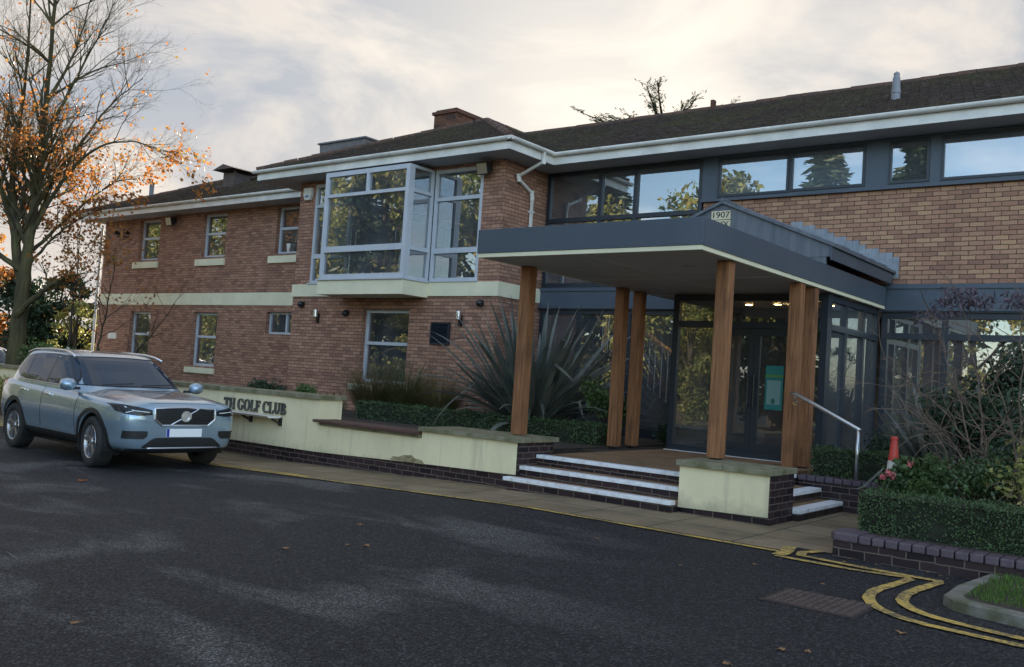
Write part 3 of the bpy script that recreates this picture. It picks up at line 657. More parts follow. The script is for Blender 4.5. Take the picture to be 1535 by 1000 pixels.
pts = [(EC+.05, 14.62, 5.90), (EC+.05, 14.62, 5.70), (X, 14.62, 5.46), (X, 14.64, 5.40), (X, 15.10, 5.20), (X, 15.12, 5.10), (X, 15.12, 3.0)]
for a, b in zip(pts, pts[1:]): mb.tube([a, b], .036, 4)
for p in pts[1:-1]: mb.lathe([(0, -.05), (.047, -.05), (.047, .05), (0, .05)], 8, lambda x, y, h, p=p: (p[0]+x, p[1]+y, p[2]+h))
mb.box(X-.05, X+.045, 15.07, 15.17, 4.8, 4.83)
mb.build('downpipe', WHITE, B)
mb = MB(); mb.tube([(XL-.4, EL, 5.9), (XL-.4, EL, 5.72), (XL-.06, LWY-.08, 5.5), (XL-.06, LWY-.08, -.2)], .045, 8); mb.build('downpipe', WHITE, B)
# chimney on the roof
mb = MB(); mb.box(-17.35, -16.55, 18.1, 20.6, 6.4, 8.36); mb.box(-17.40, -16.50, 18.05, 20.65, 8.36, 8.44); mb.box(-17.32, -16.58, 18.13, 20.57, 8.44, 8.5); mb.build('chimney', BR_CHIM, B)
# rooflights propped open on the hidden slope
mb = MB()
mb.prism([(-21.9, 7.5), (-20.0, 7.5), (-19.95, 8.0), (-21.95, 8.0)], lambda u, v, d: (u, 18.0+d, v), 0, .9)
rl = mb.build('rooflight', M('grey_rooflight_cladding', (.16, .15, .15), (.11, .105, .11), .7, ns=3.0), B); mb = MB(); mb.box(-22.0, -19.9, 17.95, 18.95, 8.002, 8.05); mb.build('cover', LEAD, rl)
# soil pipe and cowl
mb = MB(); mb.lathe([(0, 6.2), (.075, 6.2), (.075, 6.72), (.085, 6.73), (.085, 6.76), (.075, 6.77), (.062, 7.0), (.05, 7.02), (.052, 7.08), (0, 7.12)], 14, lambda x, y, h: (-4.72+x, 16.4+y, h)); mb.build('vent_pipe', M('grey_vent_plastic', (.24, .25, .27), (.2, .2, .22), .5), B, smooth=False)
mb = MB(); mb.box(-25.6, -25.0, 17.2, 17.8, 6.5, 7.26); mb.box(-25.75, -24.85, 17.05, 17.95, 6.5, 6.85); mb.prism([(-25.85, 7.34), (-24.75, 7.34), (-25.3, 7.50)], lambda u, v, d: (u, 16.95+d, v), 0, 1.1)
for x in (-25.6, -25.06):
    for y in (17.2, 17.74): mb.box(x, x+.06, y, y+.06, 7.26, 7.345)
mb.build('roof_cowl', M('cowl_metal', (.12, .10, .09), (.07, .06, .06), .6, metal=.4), B)
mb = MB(); mb.box(-9.3, -9.22, 18.5, 18.62, 7.6, 7.82); mb.build('ridge_vent', BR_CHIM, B)
# ------------------------------------------------------------------ entrance canopy
CX0, CX1, CY0, CZ = -7.66, -4.50, 8.95, 2.886
K = thing('entrance_canopy', 'flat entrance canopy with slate blue fascia on square oak posts above the steps', 'canopy', (-6, 12, .4))
mb = MB(); mb.box(CX0, CX1, CY0, CY0+.04, CZ+.045, 3.235); mb.box(CX0, CX0+.04, CY0+.04, RW-.1, CZ+.045, 3.235); mb.box(CX1-.04, CX1, CY0+.04, RW-.1, CZ+.045, 3.235); mb.build('fascia', SLATE, K, bevel=.004)
mb = MB(); mb.box(CX0+.03, CX1-.03, CY0+.03, RW-.1, 3.20, 3.228); mb.build('deck', LEAD, K)
mb = MB(); mb.box(CX0+.012, CX1-.012, CY0+.012, CY0+.06, CZ-.006, CZ+.043); mb.box(CX1-.06, CX1-.012, CY0+.06, RW-.1, CZ-.006, CZ+.043); mb.box(CX0+.012, CX0+.06, CY0+.06, RW-.1, CZ-.006, CZ+.043); mb.build('trim', CREAM, K)
mb = MB(); ys = [CY0+.062, 11.35, 13.42, RW-.12]; xs = [CX0+.062, (CX0+CX1)/2, CX1-.062]
for a, b in zip(ys, ys[1:]):
    for c, d in zip(xs, xs[1:]): mb.box(c+.004, d-.004, a+.004, b-.004, CZ, CZ+.02)
mb.box(CX0+.06, CX1-.06, CY0+.06, RW-.12, CZ+.006, CZ+.03)
sf = mb.build('soffit', CANSOF, K)
PALEST = M('pale_cover_strip', (.60, .59, .56), None, .5)
for a in (11.35, 13.42): MB().box(CX0+.06, CX1-.06, a-.014, a+.014, CZ-.008, CZ+.004).build('cover_strip', PALEST, sf)
for a, b in ((CY0+.07, 11.33), (11.37, 13.40), (13.44, RW-.13)): MB().box((CX0+CX1)/2-.014, (CX0+CX1)/2+.014, a, b, CZ-.008, CZ+.004).build('cover_strip', PALEST, sf)
for x in (-6.9, -5.3):
    for y in (10.2, 12.4): MB().lathe([(.07, CZ+.01), (.075, CZ-.008), (.05, CZ-.008), (.045, CZ+.008), (0, CZ+.008)], 16, lambda a, b, h, x=x, y=y: (x+a, y+b, h)).build('recessed_light', STEEL, sf)
for q in ((-7.51, 9.9, .60), (-4.645, 9.9, .585), (-7.52, 12.36, .39), (-7.52, 12.9, .39), (-4.49-.11, 12.03, .39), (-4.60, 12.55, .39)):
    h = .080; q = (q[0]-.018, q[1], q[2]); mb = MB(); mb.box(q[0]-h, q[0]+h, q[1]-h, q[1]+h, q[2]+.02, CZ-.008); p = mb.build('post', OAK, K, bevel=.008)
    mb = MB(); mb.box(q[0]-.055, q[0]+.055, q[1]-.055, q[1]+.055, q[2]-.005, q[2]+.019); mb.build('foot_plate', BLACKP, p)
# lead-clad gable roof standing on the canopy against the wall
GY, GA, GX1, GX0 = 12.75, -6.10, -4.45, -7.75
gzf = lambda x: 4.235-.42*abs(x-GA)
mb = MB()
mb.add([(GX0, GY, gzf(GX0)-.2), (GX1, GY, gzf(GX1)-.2), (GX1, GY, gzf(GX1)-.05), (GA, GY, 4.19), (GX0, GY, gzf(GX0)-.05)], [(0, 1, 2, 3, 4)])
mb.box(GX0+.06, GX1-.06, GY+.01, GY+.05, 3.22, 3.36)
for x in (-5.3, -6.9): mb.tube([(x, GY-.006, 3.24), (x, GY-.006, gzf(x)-.06)], .012, 6)
lr = mb.build('gable_front', LEAD, K)
mb = MB()
for s in (1, -1):
    e = GA+s*1.72
    a = [(GA, GY-.05, 4.235), (e, GY-.05, gzf(e)), (e, RW-.02, gzf(e)), (GA, RW-.02, 4.235)]; lo = [(x, y, z-.045) for x, y, z in a]
    mb.add(a+lo, [(0, 1, 2, 3), (7, 6, 5, 4), (0, 4, 5, 1), (1, 5, 6, 2), (2, 6, 7, 3)])
    y = GY+.55
    while y < RW-.2: mb.tube([(GA, y, 4.245), (e, y, gzf(e)+.01)], .018, 6); y += .62
mb.tube([(GA, GY-.06, 4.245), (GA, RW-.02, 4.245)], .03, 8)
mb.build('lead_roof', LEAD, K)
mb = MB(); mb.box(GX1+.01, GX1+.035, GY-.03, RW-.1, gzf(GX1)-.25, gzf(GX1)-.05); mb.build('eaves_board', SLATE, K)
mb = MB()
n = 17
for i in range(n):   # stepped flashing dressed into the brick joints
    x0 = GA-.1+i*(1.86/n); x1 = x0+1.86/n; zt = round((gzf(x0)+.20-3.30)/.075)*.075+3.30
    mb.box(x0, x1-.003, RW-.012-.0006*i, RW-.002, gzf(x1)-.1, zt)
mb.build('stepped_flashing', LEADF, K)
def text_mesh(txt, size, ext):
    cu = bpy.data.curves.new('lettering', 'FONT'); cu.body = txt; cu.size = size; cu.extrude = ext; cu.align_x = 'CENTER'; cu.align_y = 'CENTER'
    o = bpy.data.objects.new('lettering', cu); C.objects.link(o)
    dg = bpy.context.evaluated_depsgraph_get(); dg.update()
    me = bpy.data.meshes.new_from_object(o.evaluated_get(dg)); bpy.data.objects.remove(o); return me
def place_text(txt, size, mat, loc, parent, name='lettering', ext=.004, sx=1.0):
    me = text_mesh(txt, size, ext); me.materials.clear(); me.materials.append(mat)
    mw = Matrix.Rotation(math.pi/2, 4, 'X') @ Matrix.Diagonal((sx, 1, 1, 1)); me.transform(mw)
    o = bpy.data.objects.new(name, me); C.objects.link(o)
    p = parent; off = Vector((0, 0, 0))
    while p is not None: off += Vector(p.location); p = p.parent
    o.parent = parent; o.location = Vector(loc)-off; return o
PLQ = M('cream_plaque_stone', (.72, .62, .42), (.60, .52, .36), .7, ns=9.0)
pl = thing('date_plaque', 'cream date plaque reading 1907 on the lead gable above the canopy', 'plaque', (-6.1, GY, 3.9))
mb = MB(); mb.box(-6.27, -5.97, GY-.04, GY-.004, 3.945, 4.075); mb.build('tablet', PLQ, pl); mb = MB(); mb.box(-6.27, -5.97, GY-.036, GY-.004, 3.80, 3.935); mb.build('tablet', PLQ, pl)
place_text('1907', .13, BLACKP, (-6.12, GY-.042, 4.01), pl, sx=1.15); place_text('XXX', .12, BLACKP, (-6.12, GY-.038, 3.868), pl, sx=1.1)
# ------------------------------------------------------------------ front walls, bench and steps
FY = 9.40
Wl = thing('sign_wall', 'cream rendered garden wall with stone coping, raised lettering and a low bench length', 'garden wall', (-12, 9.6, -.1))
def render_run(x0, x1, zt, zb0, zb1, y0, y1, par):
    mb = MB(); xs = dens([(x0, 0), (x1, 0)], .5); xs = [x[0] for x in xs]
    lo = lambda x: zb0+(zb1-zb0)*(x-x0)/(x1-x0)
    mb.grid([[(x, y0, lo(x)) for x in xs], [(x, y0, zt) for x in xs]])
    mb.quad((x1, y0, lo(x1)), (x1, y1, lo(x1)), (x1, y1, zt), (x1, y0, zt)); mb.quad((x0, y0, lo(x0)), (x0, y0, zt), (x0, y1, zt), (x0, y1, lo(x0)))
    mb.quad((x0, y1, lo(x0)), (x0, y1, zt), (x1, y1, zt), (x1, y1, lo(x1))); mb.quad((x0, y0, zt), (x1, y0, zt), (x1, y1, zt), (x0, y1, zt)); mb.quad((x0, y0, lo(x0)), (x0, y1, lo(x0)), (x1, y1, lo(x1)), (x1, y0, lo(x1)))
    return mb.build('wall', RENDER, par)
render_run(-24, -11.0, .84, -.02, .045, FY, 9.85, Wl); render_run(-10.998, -8.83, .455, .045, .105, FY+.004, 9.80, Wl)
render_run(-8.828, -7.16, .55, .105, .14, FY+.002, 10.15, Wl)
mb = MB(); mb.box(-24, -7.17, FY+.025, 9.8, -.3, .145); mb.box(-7.158, -7.12, FY+.004, 10.15, -.2, .548); mb.build('plinth', BR_ENG, Wl)
mb = MB()
def coping(x0, x1, y0, y1, z0, z1, st=.9):
    n = max(1, round((x1-x0)/st)); w = (x1-x0)/n
    for i in range(n): mb.box(x0+i*w+.003, x0+(i+1)*w-.003, y0+U(-.006, .006), y1, z0, z1+U(-.003, .003))
coping(-24.03, -10.95, FY-.05, 9.9, .842, .905); coping(-10.94, -8.85, FY-.03, 9.84, .457, .50); coping(-8.87, -7.08, FY-.05, 10.22, .552, .612)
mb.build('coping', STONE, Wl, bevel=.006)
mb = MB(); 
for i in range(4): mb.box(-11.03, -8.84, FY-.10+i*.117, FY-.10+i*.117+.108, .503, .545)
mb.build('bench_board', BENCHW, Wl, bevel=.006)
# raised serif lettering "TH GOLF CLUB"
def stroke_letters(txt, x, y, z, h, mat, par, d=.03):
    mb = MB(); t = h*.19; th = h*.09; sf = h*.07
    def P(poly, ox): mb.prism([(ox+u*h, z+v*h) for u, v in poly], lambda u, v, dd: (u, y+dd, v), -d, 0)
    def V(ox, u, v0=0, v1=1): P([(u, v0), (u+.17, v0), (u+.17, v1), (u, v1)], ox)
    def Hh(ox, u0, u1, v, w=.08): P([(u0, v), (u1, v), (u1, v+w), (u0, v+w)], ox)
    def arc(ox, cx, cy, rx, ry, a0, a1, n=14):
        for i in range(n):
            p, q = rad(a0+(a1-a0)*i/n), rad(a0+(a1-a0)*(i+1)/n)
            wi = lambda a: .09+.09*abs(math.cos(a))
            P([(cx+rx*math.cos(p), cy+ry*math.sin(p)), (cx+rx*math.cos(q), cy+ry*math.sin(q)), (cx+(rx-wi(q))*math.cos(q), cy+(ry-wi(q)*.7)*math.sin(q)), (cx+(rx-wi(p))*math.cos(p), cy+(ry-wi(p)*.7)*math.sin(p))], ox)
    for c in txt:
        if c == ' ': x += h*.32; continue
        if c == 'T': V(x, .27); Hh(x, 0, .71, .9, .1); P([(0, .72), (.06, .72), (.08, .9), (0, .9)], x); P([(.71, .72), (.65, .72), (.63, .9), (.71, .9)], x); Hh(x, .16, .55, 0, .05); a = .74
        elif c == 'H':
            V(x, .08); V(x, .58); Hh(x, .25, .58, .46, .09)
            for u in (.0, .5): Hh(x, u, u+.33, 0, .05); Hh(x, u, u+.33, .95, .05)
            a = .88
        elif c == 'L': V(x, .08); Hh(x, 0, .62, 0, .08); P([(.56, .08), (.62, .08), (.62, .3), (.58, .3)], x); Hh(x, 0, .33, .95, .05); a = .68
        elif c == 'F': V(x, .08); Hh(x, 0, .6, .92, .08); P([(.54, .74), (.6, .74), (.6, .92), (.54, .92)], x); Hh(x, .25, .45, .47, .08); P([(.42, .4), (.47, .4), (.47, .63), (.42, .63)], x); Hh(x, 0, .36, 0, .05); a = .66
        elif c == 'U': V(x, .08, .3, 1); P([(.6, .3), (.69, .3), (.69, 1), (.6, 1)], x); arc(x, .385, .33, .305, .34, 180, 360, 10); Hh(x, 0, .33, .95, .05); Hh(x, .52, .77, .95, .05); a = .82
        elif c == 'O': arc(x, .42, .5, .42, .52, 0, 360, 24); a = .9
        elif c == 'C': arc(x, .42, .5, .42, .52, 48, 312, 20); P([(.66, .66), (.74, .66), (.74, .98), (.69, .98)], x); a = .8
        elif c == 'G': arc(x, .42, .5, .42, .52, 48, 312, 20); P([(.66, .68), (.74, .68), (.74, .98), (.69, .98)], x); P([(.6, .04), (.76, .1), (.76, .42), (.6, .42)], x); Hh(x, .5, .84, .40, .05); a = .88
        elif c == 'B': V(x, .08); Hh(x, 0, .38, 0, .07); Hh(x, 0, .36, .93, .07); Hh(x, .2, .38, .48, .07); arc(x, .36, .74, .27, .26, -90, 90, 8); arc(x, .38, .27, .32, .275, -90, 90, 8); a = .74
        x += h*(a+.05)
    return mb.build('lettering', mat, par)
LET = M('dark_bronze_letters', (.105, .10, .085), (.06, .058, .05), .6, ns=8.0)
stroke_letters('TH GOLF CLUB', -13.42, FY-.003, .545, .185, LET, Wl)
lb = thing('sign_light', 'long white sign light shelf on two brackets below the wall lettering', 'sign light', (-12.8, FY, .46))
mb = MB(); mb.prism([(-.30, .03), (-.26, .0), (-.02, .0), (-.02, .03)], lambda u, v, d: (-14.6+d, FY+u, .49+v), 0, 2.72); mb.build('housing', WHITE, lb)
for x in (-12.68, -11.92, -14.2):
    mb = MB(); mb.box(x, x+.05, FY-.04, FY-.002, .37, .5); mb.tube([(x+.025, FY-.03, .40), (x+.025, FY-.2, .484)], .018, 6); mb.build('bracket', BLACKP, lb)
# hole where render has fallen off the wall foot
mb = MB(); pts = [(-9.42, .10), (-9.36, .15), (-9.24, .155), (-9.15, .19), (-9.0, .20), (-8.93, .165), (-8.80, .15), (-8.74, .10)]
mb.prism(pts, lambda u, v, d: (u, FY-.002+d, v), 0, .004); mb.build('render_damage', M('bare_render_scar', (.42, .34, .19), (.20, .16, .09), .95, ns=14.0, bs=.9, bscale=60), Wl)
# steps
ST = thing('entrance_steps', 'three brick steps with white painted nosings rising to the entrance platform', 'steps', (-6, 9.8, 0))
SZ = (.131, .262, .394); SYF = (9.17, 9.42, 9.77); SXR = (-3.69, -3.96, -4.28)
PX1 = -7.12
for i in range(3):
    z1 = SZ[i]-.045; z0 = -.2 if i == 0 else SZ[i-1]-.044; y0 = SYF[i]; x1 = SXR[i]; XP = -4.83; YB = 10.02; last = i == 2
    ye = RW-.06 if last else SYF[i+1]+.02; xe = SXR[i+1]-.02 if not last else None
    mb = MB()
    if last: mb.box(PX1, XP, y0+.02, ye, z0, z1); mb.box(XP+.001, x1-.02, YB, ye, z0, z1)
    else: mb.box(PX1, XP, y0+.02, 11.0, z0, z1); mb.box(XP+.001, x1-.02, YB, 11.44, z0, z1)
    mb.build('riser', BR_ENG, ST); mb = MB()
    if last: mb.box(PX1, XP, y0+.13, ye, z1+.001, SZ[i]-.002); mb.box(XP+.001, x1-.16, YB+.002, ye, z1+.001, SZ[i]-.002)
    else: mb.box(PX1, XP, y0+.13, ye, z1+.001, SZ[i]-.002); mb.box(xe-.1, x1-.161, YB+.002, 11.44, z1+.001, SZ[i]-.002)
    mb.build('platform' if last else 'tread', PAVIOR, ST)
    mb = MB(); mb.box(PX1-(.06 if i == 0 else 0), XP-.002, y0, y0+.128, z1, SZ[i]+.002); mb.build('nosing', NOSE, ST, bevel=.006)
    mb = MB(); mb.box(x1-.158, x1, YB, 11.44, z1, SZ[i]+.002); mb.build('nosing', NOSE, ST, bevel=.006)
# right pier
Pr = thing('entrance_pier', 'squat cream pier with mossy cap and brick end in front of the steps', 'pier', (-4.3, 9.7, 0))
mb = MB(); mb.quad((-4.83, 9.355, .06), (-3.79, 9.355, .088), (-3.79, 9.355, .52), (-4.83, 9.355, .52)); mb.quad((-4.83, 9.355, .06), (-4.83, 9.355, .52), (-4.83, 10.0, .52), (-4.83, 10.0, .06)); mb.quad((-3.79, 9.355, .088), (-3.79, 9.372, .088), (-3.79, 9.372, .52), (-3.79, 9.355, .52)); mb.quad((-4.83, 9.355, .06), (-4.83, 9.372, .06), (-3.79, 9.372, .088), (-3.79, 9.355, .088)); mb.build('render_panel', RENDER, Pr)
mb = MB(); mb.box(-4.80, -3.77, 9.372, 10.0, -.1, .518); mb.build('brick_core', BR_ENG, Pr)
mb = MB(); coping(-4.86, -3.75, 9.31, 10.06, .522, .585, .55); mb.build('cap', STONE, Pr, bevel=.008)
# retaining wall and handrail to the right of the side steps
RT = thing('retaining_wall', 'low dark brick retaining wall beside the right hand steps under a clipped hedge', 'garden wall', (-3.4, 11.5, 0))
mb = MB(); mb.box(-4.27, -2.3, 11.46, 11.66, -.1, .33); mb.build('wall', BR_ENG, RT)
PURB = M('purple_coping_brick', (.115, .085, .10), (.075, .055, .07), .55, ns=9.0, bs=.3, bscale=60)
mb = MB(); x = -4.27
while x < -2.4: mb.box(x+.004, x+.106, 11.44, 11.67, .332, .395+U(-.003, .003)); x += .112
mb.build('coping', PURB, RT, bevel=.01)
HR_ = thing('handrail', 'brushed steel handrail sloping from the oak post to the retaining wall', 'handrail', (-3.58, 11.55, .39))
mb = MB(); mb.tube([(-3.585, 11.55, .39), (-3.585, 11.55, 1.02)], .022, 10); mb.build('upright', STEEL, HR_, smooth=True)
mb = MB(); mb.tube([(-4.46, 11.6, 1.40), (-4.40, 11.58, 1.40), (-3.59, 11.55, 1.02), (-3.555, 11.548, 1.0)], .024, 10); mb.tube([(-4.40, 11.58, 1.385), (-4.44, 11.66, 1.30), (-4.50, 11.93, 1.28)], .012, 8); mb.build('rail', STEEL, HR_, smooth=True)
mb = MB(); mb.lathe([(0, 0), (.035, 0), (.035, .012), (0, .012)], 14, lambda x, y, h: (-4.53+x, 11.932-h, 1.28+y)); mb.build('wall_plate', M('brass', (.55, .4, .2), None, .35, metal=.9), HR_)
# planter at the right with soldier coping
PW = thing('planter_wall', 'low planter wall with purple brick coping in front of the right hedge', 'planter', (-1, 8.4, 0))
mb = MB(); mb.box(-2.74, 6, 8.27, 8.47, -.1, .135); mb.box(-2.74, -2.54, 8.472, 9.0, -.1, .135); mb.build('wall', BR_ENG, PW)
mb = MB(); x = -2.52
while x < 6: mb.box(x+.004, x+.104, 8.25+U(-.003, .003), 8.47, .137, .205+U(-.003, .003)); x += .110
mb.prism([(-2.77, 8.3), (-2.72, 8.25), (-2.525, 8.25), (-2.525, 8.6), (-2.68, 8.66), (-2.77, 8.6)], lambda u, v, d: (u, v, d), .137, .212)
mb.build('coping', PURB, PW, bevel=.012)
structure(MB().box(-2.55, 12, 8.46, 15.6, -.1, .20).build('planting_bed', SOIL)); structure(MB().box(-4.26, 12, 11.66, 15.6, -.1, .36).build('planting_bed', SOIL))
structure(MB().box(-17.9, -7.6, 9.82, 14.24, -.1, .40).build('planting_bed', SOIL)); structure(MB().box(-11.55, -7.1, 11.5, 15.6, -.1, .37).build('planting_bed', SOIL)); structure(MB().box(-30.3, -17.9, 9.86, 15.95, -.4, .30).build('planting_bed', SOIL))
# verge with kerb
mb = MB(); pts = [(-1.50, 8.20), (-1.57, 7.5), (-1.56, 7.05), (-1.47, 6.9), (-1.3, 6.82), (-1.0, 6.74), (3, 6.55)]
pts = dens(pts, .12); outer = pts; rows = [[], [], [], []]
for i, p in enumerate(pts):
    a = Vector(pts[max(i-1, 0)]); b = Vector(pts[min(i+1, len(pts)-1)]); t = (b-a).normalized(); n = Vector((-t.y, t.x))
    rows[0].append((p[0], p[1], -.02)); rows[1].append((p[0]+n.x*.01, p[1]+n.y*.01, .065+U(-.003, .003))); rows[2].append((p[0]+n.x*.03, p[1]+n.y*.03, .078)); rows[3].append((p[0]+n.x*.13, p[1]+n.y*.13, .076))
mb.grid([r[::-1] for r in rows]); structure(mb.build('kerb', M('mossy_kerb_concrete', (.20, .19, .165), (.09, .09, .05), .9, ns=6.0, bs=.5, bscale=50), smooth=False))
gp_ = [(p[0]+.12, p[1]) for p in pts[:8]] + [(p[0]+.05, p[1]+.11) for p in pts[8:]]
structure(MB().add([(x, y, .075) for x, y in gp_]+[(3, 8.25, .08), (-1.4, 8.25, .08)], [tuple(range(len(gp_)+2))]).build('verge_soil', SOIL))
def inside(x, y): return y < 8.22 and y > 6.98-.075*(x+1) + (.35*max(0, -1.2-x)) and x > -1.42
mb = MB(); k = 0
while k < 9000:
    x, y = U(-1.45, 1.5), U(6.7, 8.24)
    if not inside(x, y): k += .2; continue
    h = U(.02, .06); d = Vector((U(-.5, .5), U(-.5, .5), 1)).normalized(); sd = Vector((U(-1, 1), U(-1, 1), 0)).normalized()*.004
    b = Vector((x, y, .075)); mb.add([b-sd, b+sd, b+d*h], [(0, 1, 2)]); k += 1
stuff(mb.build('grass_verge', LF_LAWN), 'short green grass inside the kerbed verge', 'grass')
# drain cover
DR = thing('drain_cover', 'rusty rectangular cast iron drain cover set in the asphalt', 'drain cover', (-2.16, 6.3, 0))
RUST = M('rusty_cast_iron', (.095, .055, .048), (.055, .038, .036), .75, ns=20.0, metal=.2, bs=.4, bscale=90)
mb = MB(); mb.box(-2.48, -1.84, 6.03, 6.57, -.02, .004); mb.build('frame', BLACKP, DR)
mb = MB(); mb.box(-2.455, -1.865, 6.055, 6.545, -.01, .008); mb.build('plate', RUST, DR)
mb = MB()
for i in range(11):
    for j in range(8):
        x, y = -2.435+i*.053, 6.075+j*.059
        mb.box(x, x+.030, y, y+.026, .008, .016)
mb.build('stud', M('lit_iron_stud', (.15, .115, .10), (.10, .07, .06), .6, ns=30.0, metal=.3), DR)['kind'] = 'stuff'  # studs paler than the plate: light on them put into the colour
# ------------------------------------------------------------------ small fittings
def bell(x, y, z, label, name='security_camera', cat='camera', mat=BLACKP):
    t = thing(name, label, cat, (x, y, z))
    mb = MB(); mb.lathe([(0, 0), (.055, 0), (.055, -.05), (0, -.05)], 12, lambda a, b, h: (x+a, y+h*1.0, z+b)); mb.build('base', mat, t)
    mb = MB(); mb.lathe([(.075, -.03), (.075, -.08), (.068, -.11), (.045, -.145), (0, -.16)], 14, lambda a, b, h: (x+a, y+h, z+b-.02)); mb.build('dome', mat, t, smooth=True); return t
bell(-17.55, MID, 2.80, 'black dome camera under the cream band at the left end of the bay block')
bell(-11.98, MID, 2.84, 'black dome camera under the cream band at the block corner beside the oak post')
bell(-15.95, MID, 2.60, 'small black dome fitting just left of the ground floor window head', 'wall_fitting', 'wall fitting')
def wlamp(x, y, z, label):
    t = thing('wall_light', label, 'wall light', (x, y, z)); mb = MB(); mb.box(x-.03, x+.03, y-.06, y, z-.2, z+.02); mb.build('bracket', BLACKP, t)
    mb = MB(); mb.lathe([(0, .1), (.05, .1), (.055, .08), (.055, -.06), (.05, -.08), (0, -.08)], 12, lambda a, b, h: (x+a, y-.10+b, z+h)); mb.build('lamp_head', STEEL, t)
wlamp(-16.95, MID, 2.55, 'silver wall light left of the ground floor window on the bay block'); wlamp(-12.5, MID, 2.55, 'silver wall light right of the louvred vent')
vg = thing('wall_vent', 'dark louvred vent grille on the brick wall right of the ground floor window', 'vent', (-13.05, MID, 1.95))
mb = MB()
for a in ((-13.30, -13.27, 1.95, 2.42), (-12.81, -12.78, 1.95, 2.42), (-13.27, -12.81, 1.95, 1.98), (-13.27, -12.81, 2.39, 2.42)): mb.box(a[0], a[1], MID-.06, MID-.002, a[2], a[3])
mb.build('frame', DKFRAME, vg); mb = MB()
for i in range(12): z0 = 1.985+i*.034; mb.prism([(-.055, 0), (-.05, -.004), (-.01, .026), (-.015, .03)], lambda u, v, d, z0=z0: (-13.268+d, MID+u, z0+v), 0, .456)
mb.build('louvre', DKFRAME, vg)
def flood(x, y, z, label, s=1.0):
    t = thing('floodlight', label, 'floodlight', (x, y, z)); mb = MB(); mb.box(x-.02*s, x+.02*s, y-.14*s, y, z+.04, z+.08); mb.build('bracket', BLACKP, t)
    mb = MB(); mb.prism([(-.26*s, .10*s), (-.12*s, .14*s), (-.06*s, -.02*s), (-.20*s, -.14*s)], lambda u, v, d: (x-.15*s+d, y+u, z+v), 0, .3*s); mb.build('housing', BLACKP, t)
    mb = MB(); mb.quad((x-.13*s, y-.266*s, z+.08*s), (x+.13*s, y-.266*s, z+.08*s), (x+.13*s, y-.21*s, z-.12*s), (x-.13*s, y-.21*s, z-.12*s)); mb.build('lens', STEEL, t)
flood(-12.02, MID, 5.55, 'floodlight under the eaves right of the bay window'); flood(-26.15, LWY, 5.52, 'floodlight between the first two upper windows of the left wing', 1.1)
t = thing('security_camera', 'twin dark cameras on a bracket at the left end of the upper brick wall', 'camera', (-29.1, LWY, 5.25)); mb = MB(); mb.tube([(-29.4, LWY-.1, 5.18), (-28.7, LWY-.1, 5.15)], .025, 6); mb.tube([(-29.05, LWY, 5.17), (-29.05, LWY-.1, 5.17)], .025, 6); mb.build('bracket', BLACKP, t)
for x in (-29.35, -28.8): mb = MB(); mb.lathe([(0, 0), (.055, 0), (.07, .24), (0, .24)], 10, lambda a, b, h, x=x: (x+a*.9, LWY-.05-h*.9, 5.28+b+h*.2)); mb.build('camera_head', BLACKP, t)
t = thing('alarm_box', 'white alarm bell box high on the brick beside the bay window', 'alarm box', (-17.6, MID, 5.4)); mb = MB(); mb.prism([(-.14, .16), (.14, .16), (.15, 0), (.09, -.14), (-.09, -.14), (-.15, 0)], lambda u, v, d: (-17.6+u, MID+d, 5.43+v), -.09, -.002); mb.build('cover', WHITE, t, bevel=.012); mb = MB(); mb.box(-17.66, -17.54, MID-.10, MID-.091, 5.36, 5.40); mb.build('strobe', M('blue_lens', (.05, .12, .35), None, .3), t)
t = thing('wall_sign', 'small white sign plate low on the left wing wall', 'sign', (-29.35, LWY, 1.85)); mb = MB(); mb.box(-29.62, -29.1, LWY-.03, LWY-.002, 1.78, 1.98); mb.build('plate', WHITE, t, bevel=.004)
t = thing('window_ornament', 'white vase and small pot behind the upper window next to the bay block', 'vase', (-20.6, LWY+.25, 4.43)); mb = MB(); mb.lathe([(0, 4.42), (.10, 4.42), (.13, 4.66), (0, 4.66)], 12, lambda a, b, h: (-20.72+a, LWY+.25+b, h)); mb.build('vase', WHITE, t); mb = MB(); mb.lathe([(0, 4.42), (.05, 4.42), (.06, 4.56), (0, 4.56)], 12, lambda a, b, h: (-20.38+a, LWY+.25+b, h)); mb.build('pot', WHITE, t)
for i, x in enumerate((-15.55, -13.98)):
    t = thing('candelabra', ('left' if i == 0 else 'right')+' one of two candelabra with white candles behind the bay window', 'candelabra', (x, BY+.35, 3.3)); mb = MB()
    mb.lathe([(.09, 3.3), (.02, 3.34), (.015, 4.16), (.0, 4.2)], 10, lambda a, b, h, x=x: (x+a, BY+.35+b, h))
    for q in (-.16, 0, .16): mb.tube([(x, BY+.35, 4.0), (x+q, BY+.35, 4.06), (x+q, BY+.35, 4.16)], .012, 6)
    mb.build('stand', STEEL, t)
    for q in (-.16, 0, .16): MB().tube([(x+q, BY+.35, 4.16), (x+q, BY+.35, 4.38)], .013, 8).build('candle', WHITE, t)
TEAL = M('teal_poster_paper', (.012, .17, .165), (.018, .21, .19), .5, ns=2.0); PALE = M('pale_poster_text_panel', (.22, .36, .345), (.17, .30, .29), .6, ns=60.0, stretch=(.3, 1, 3))
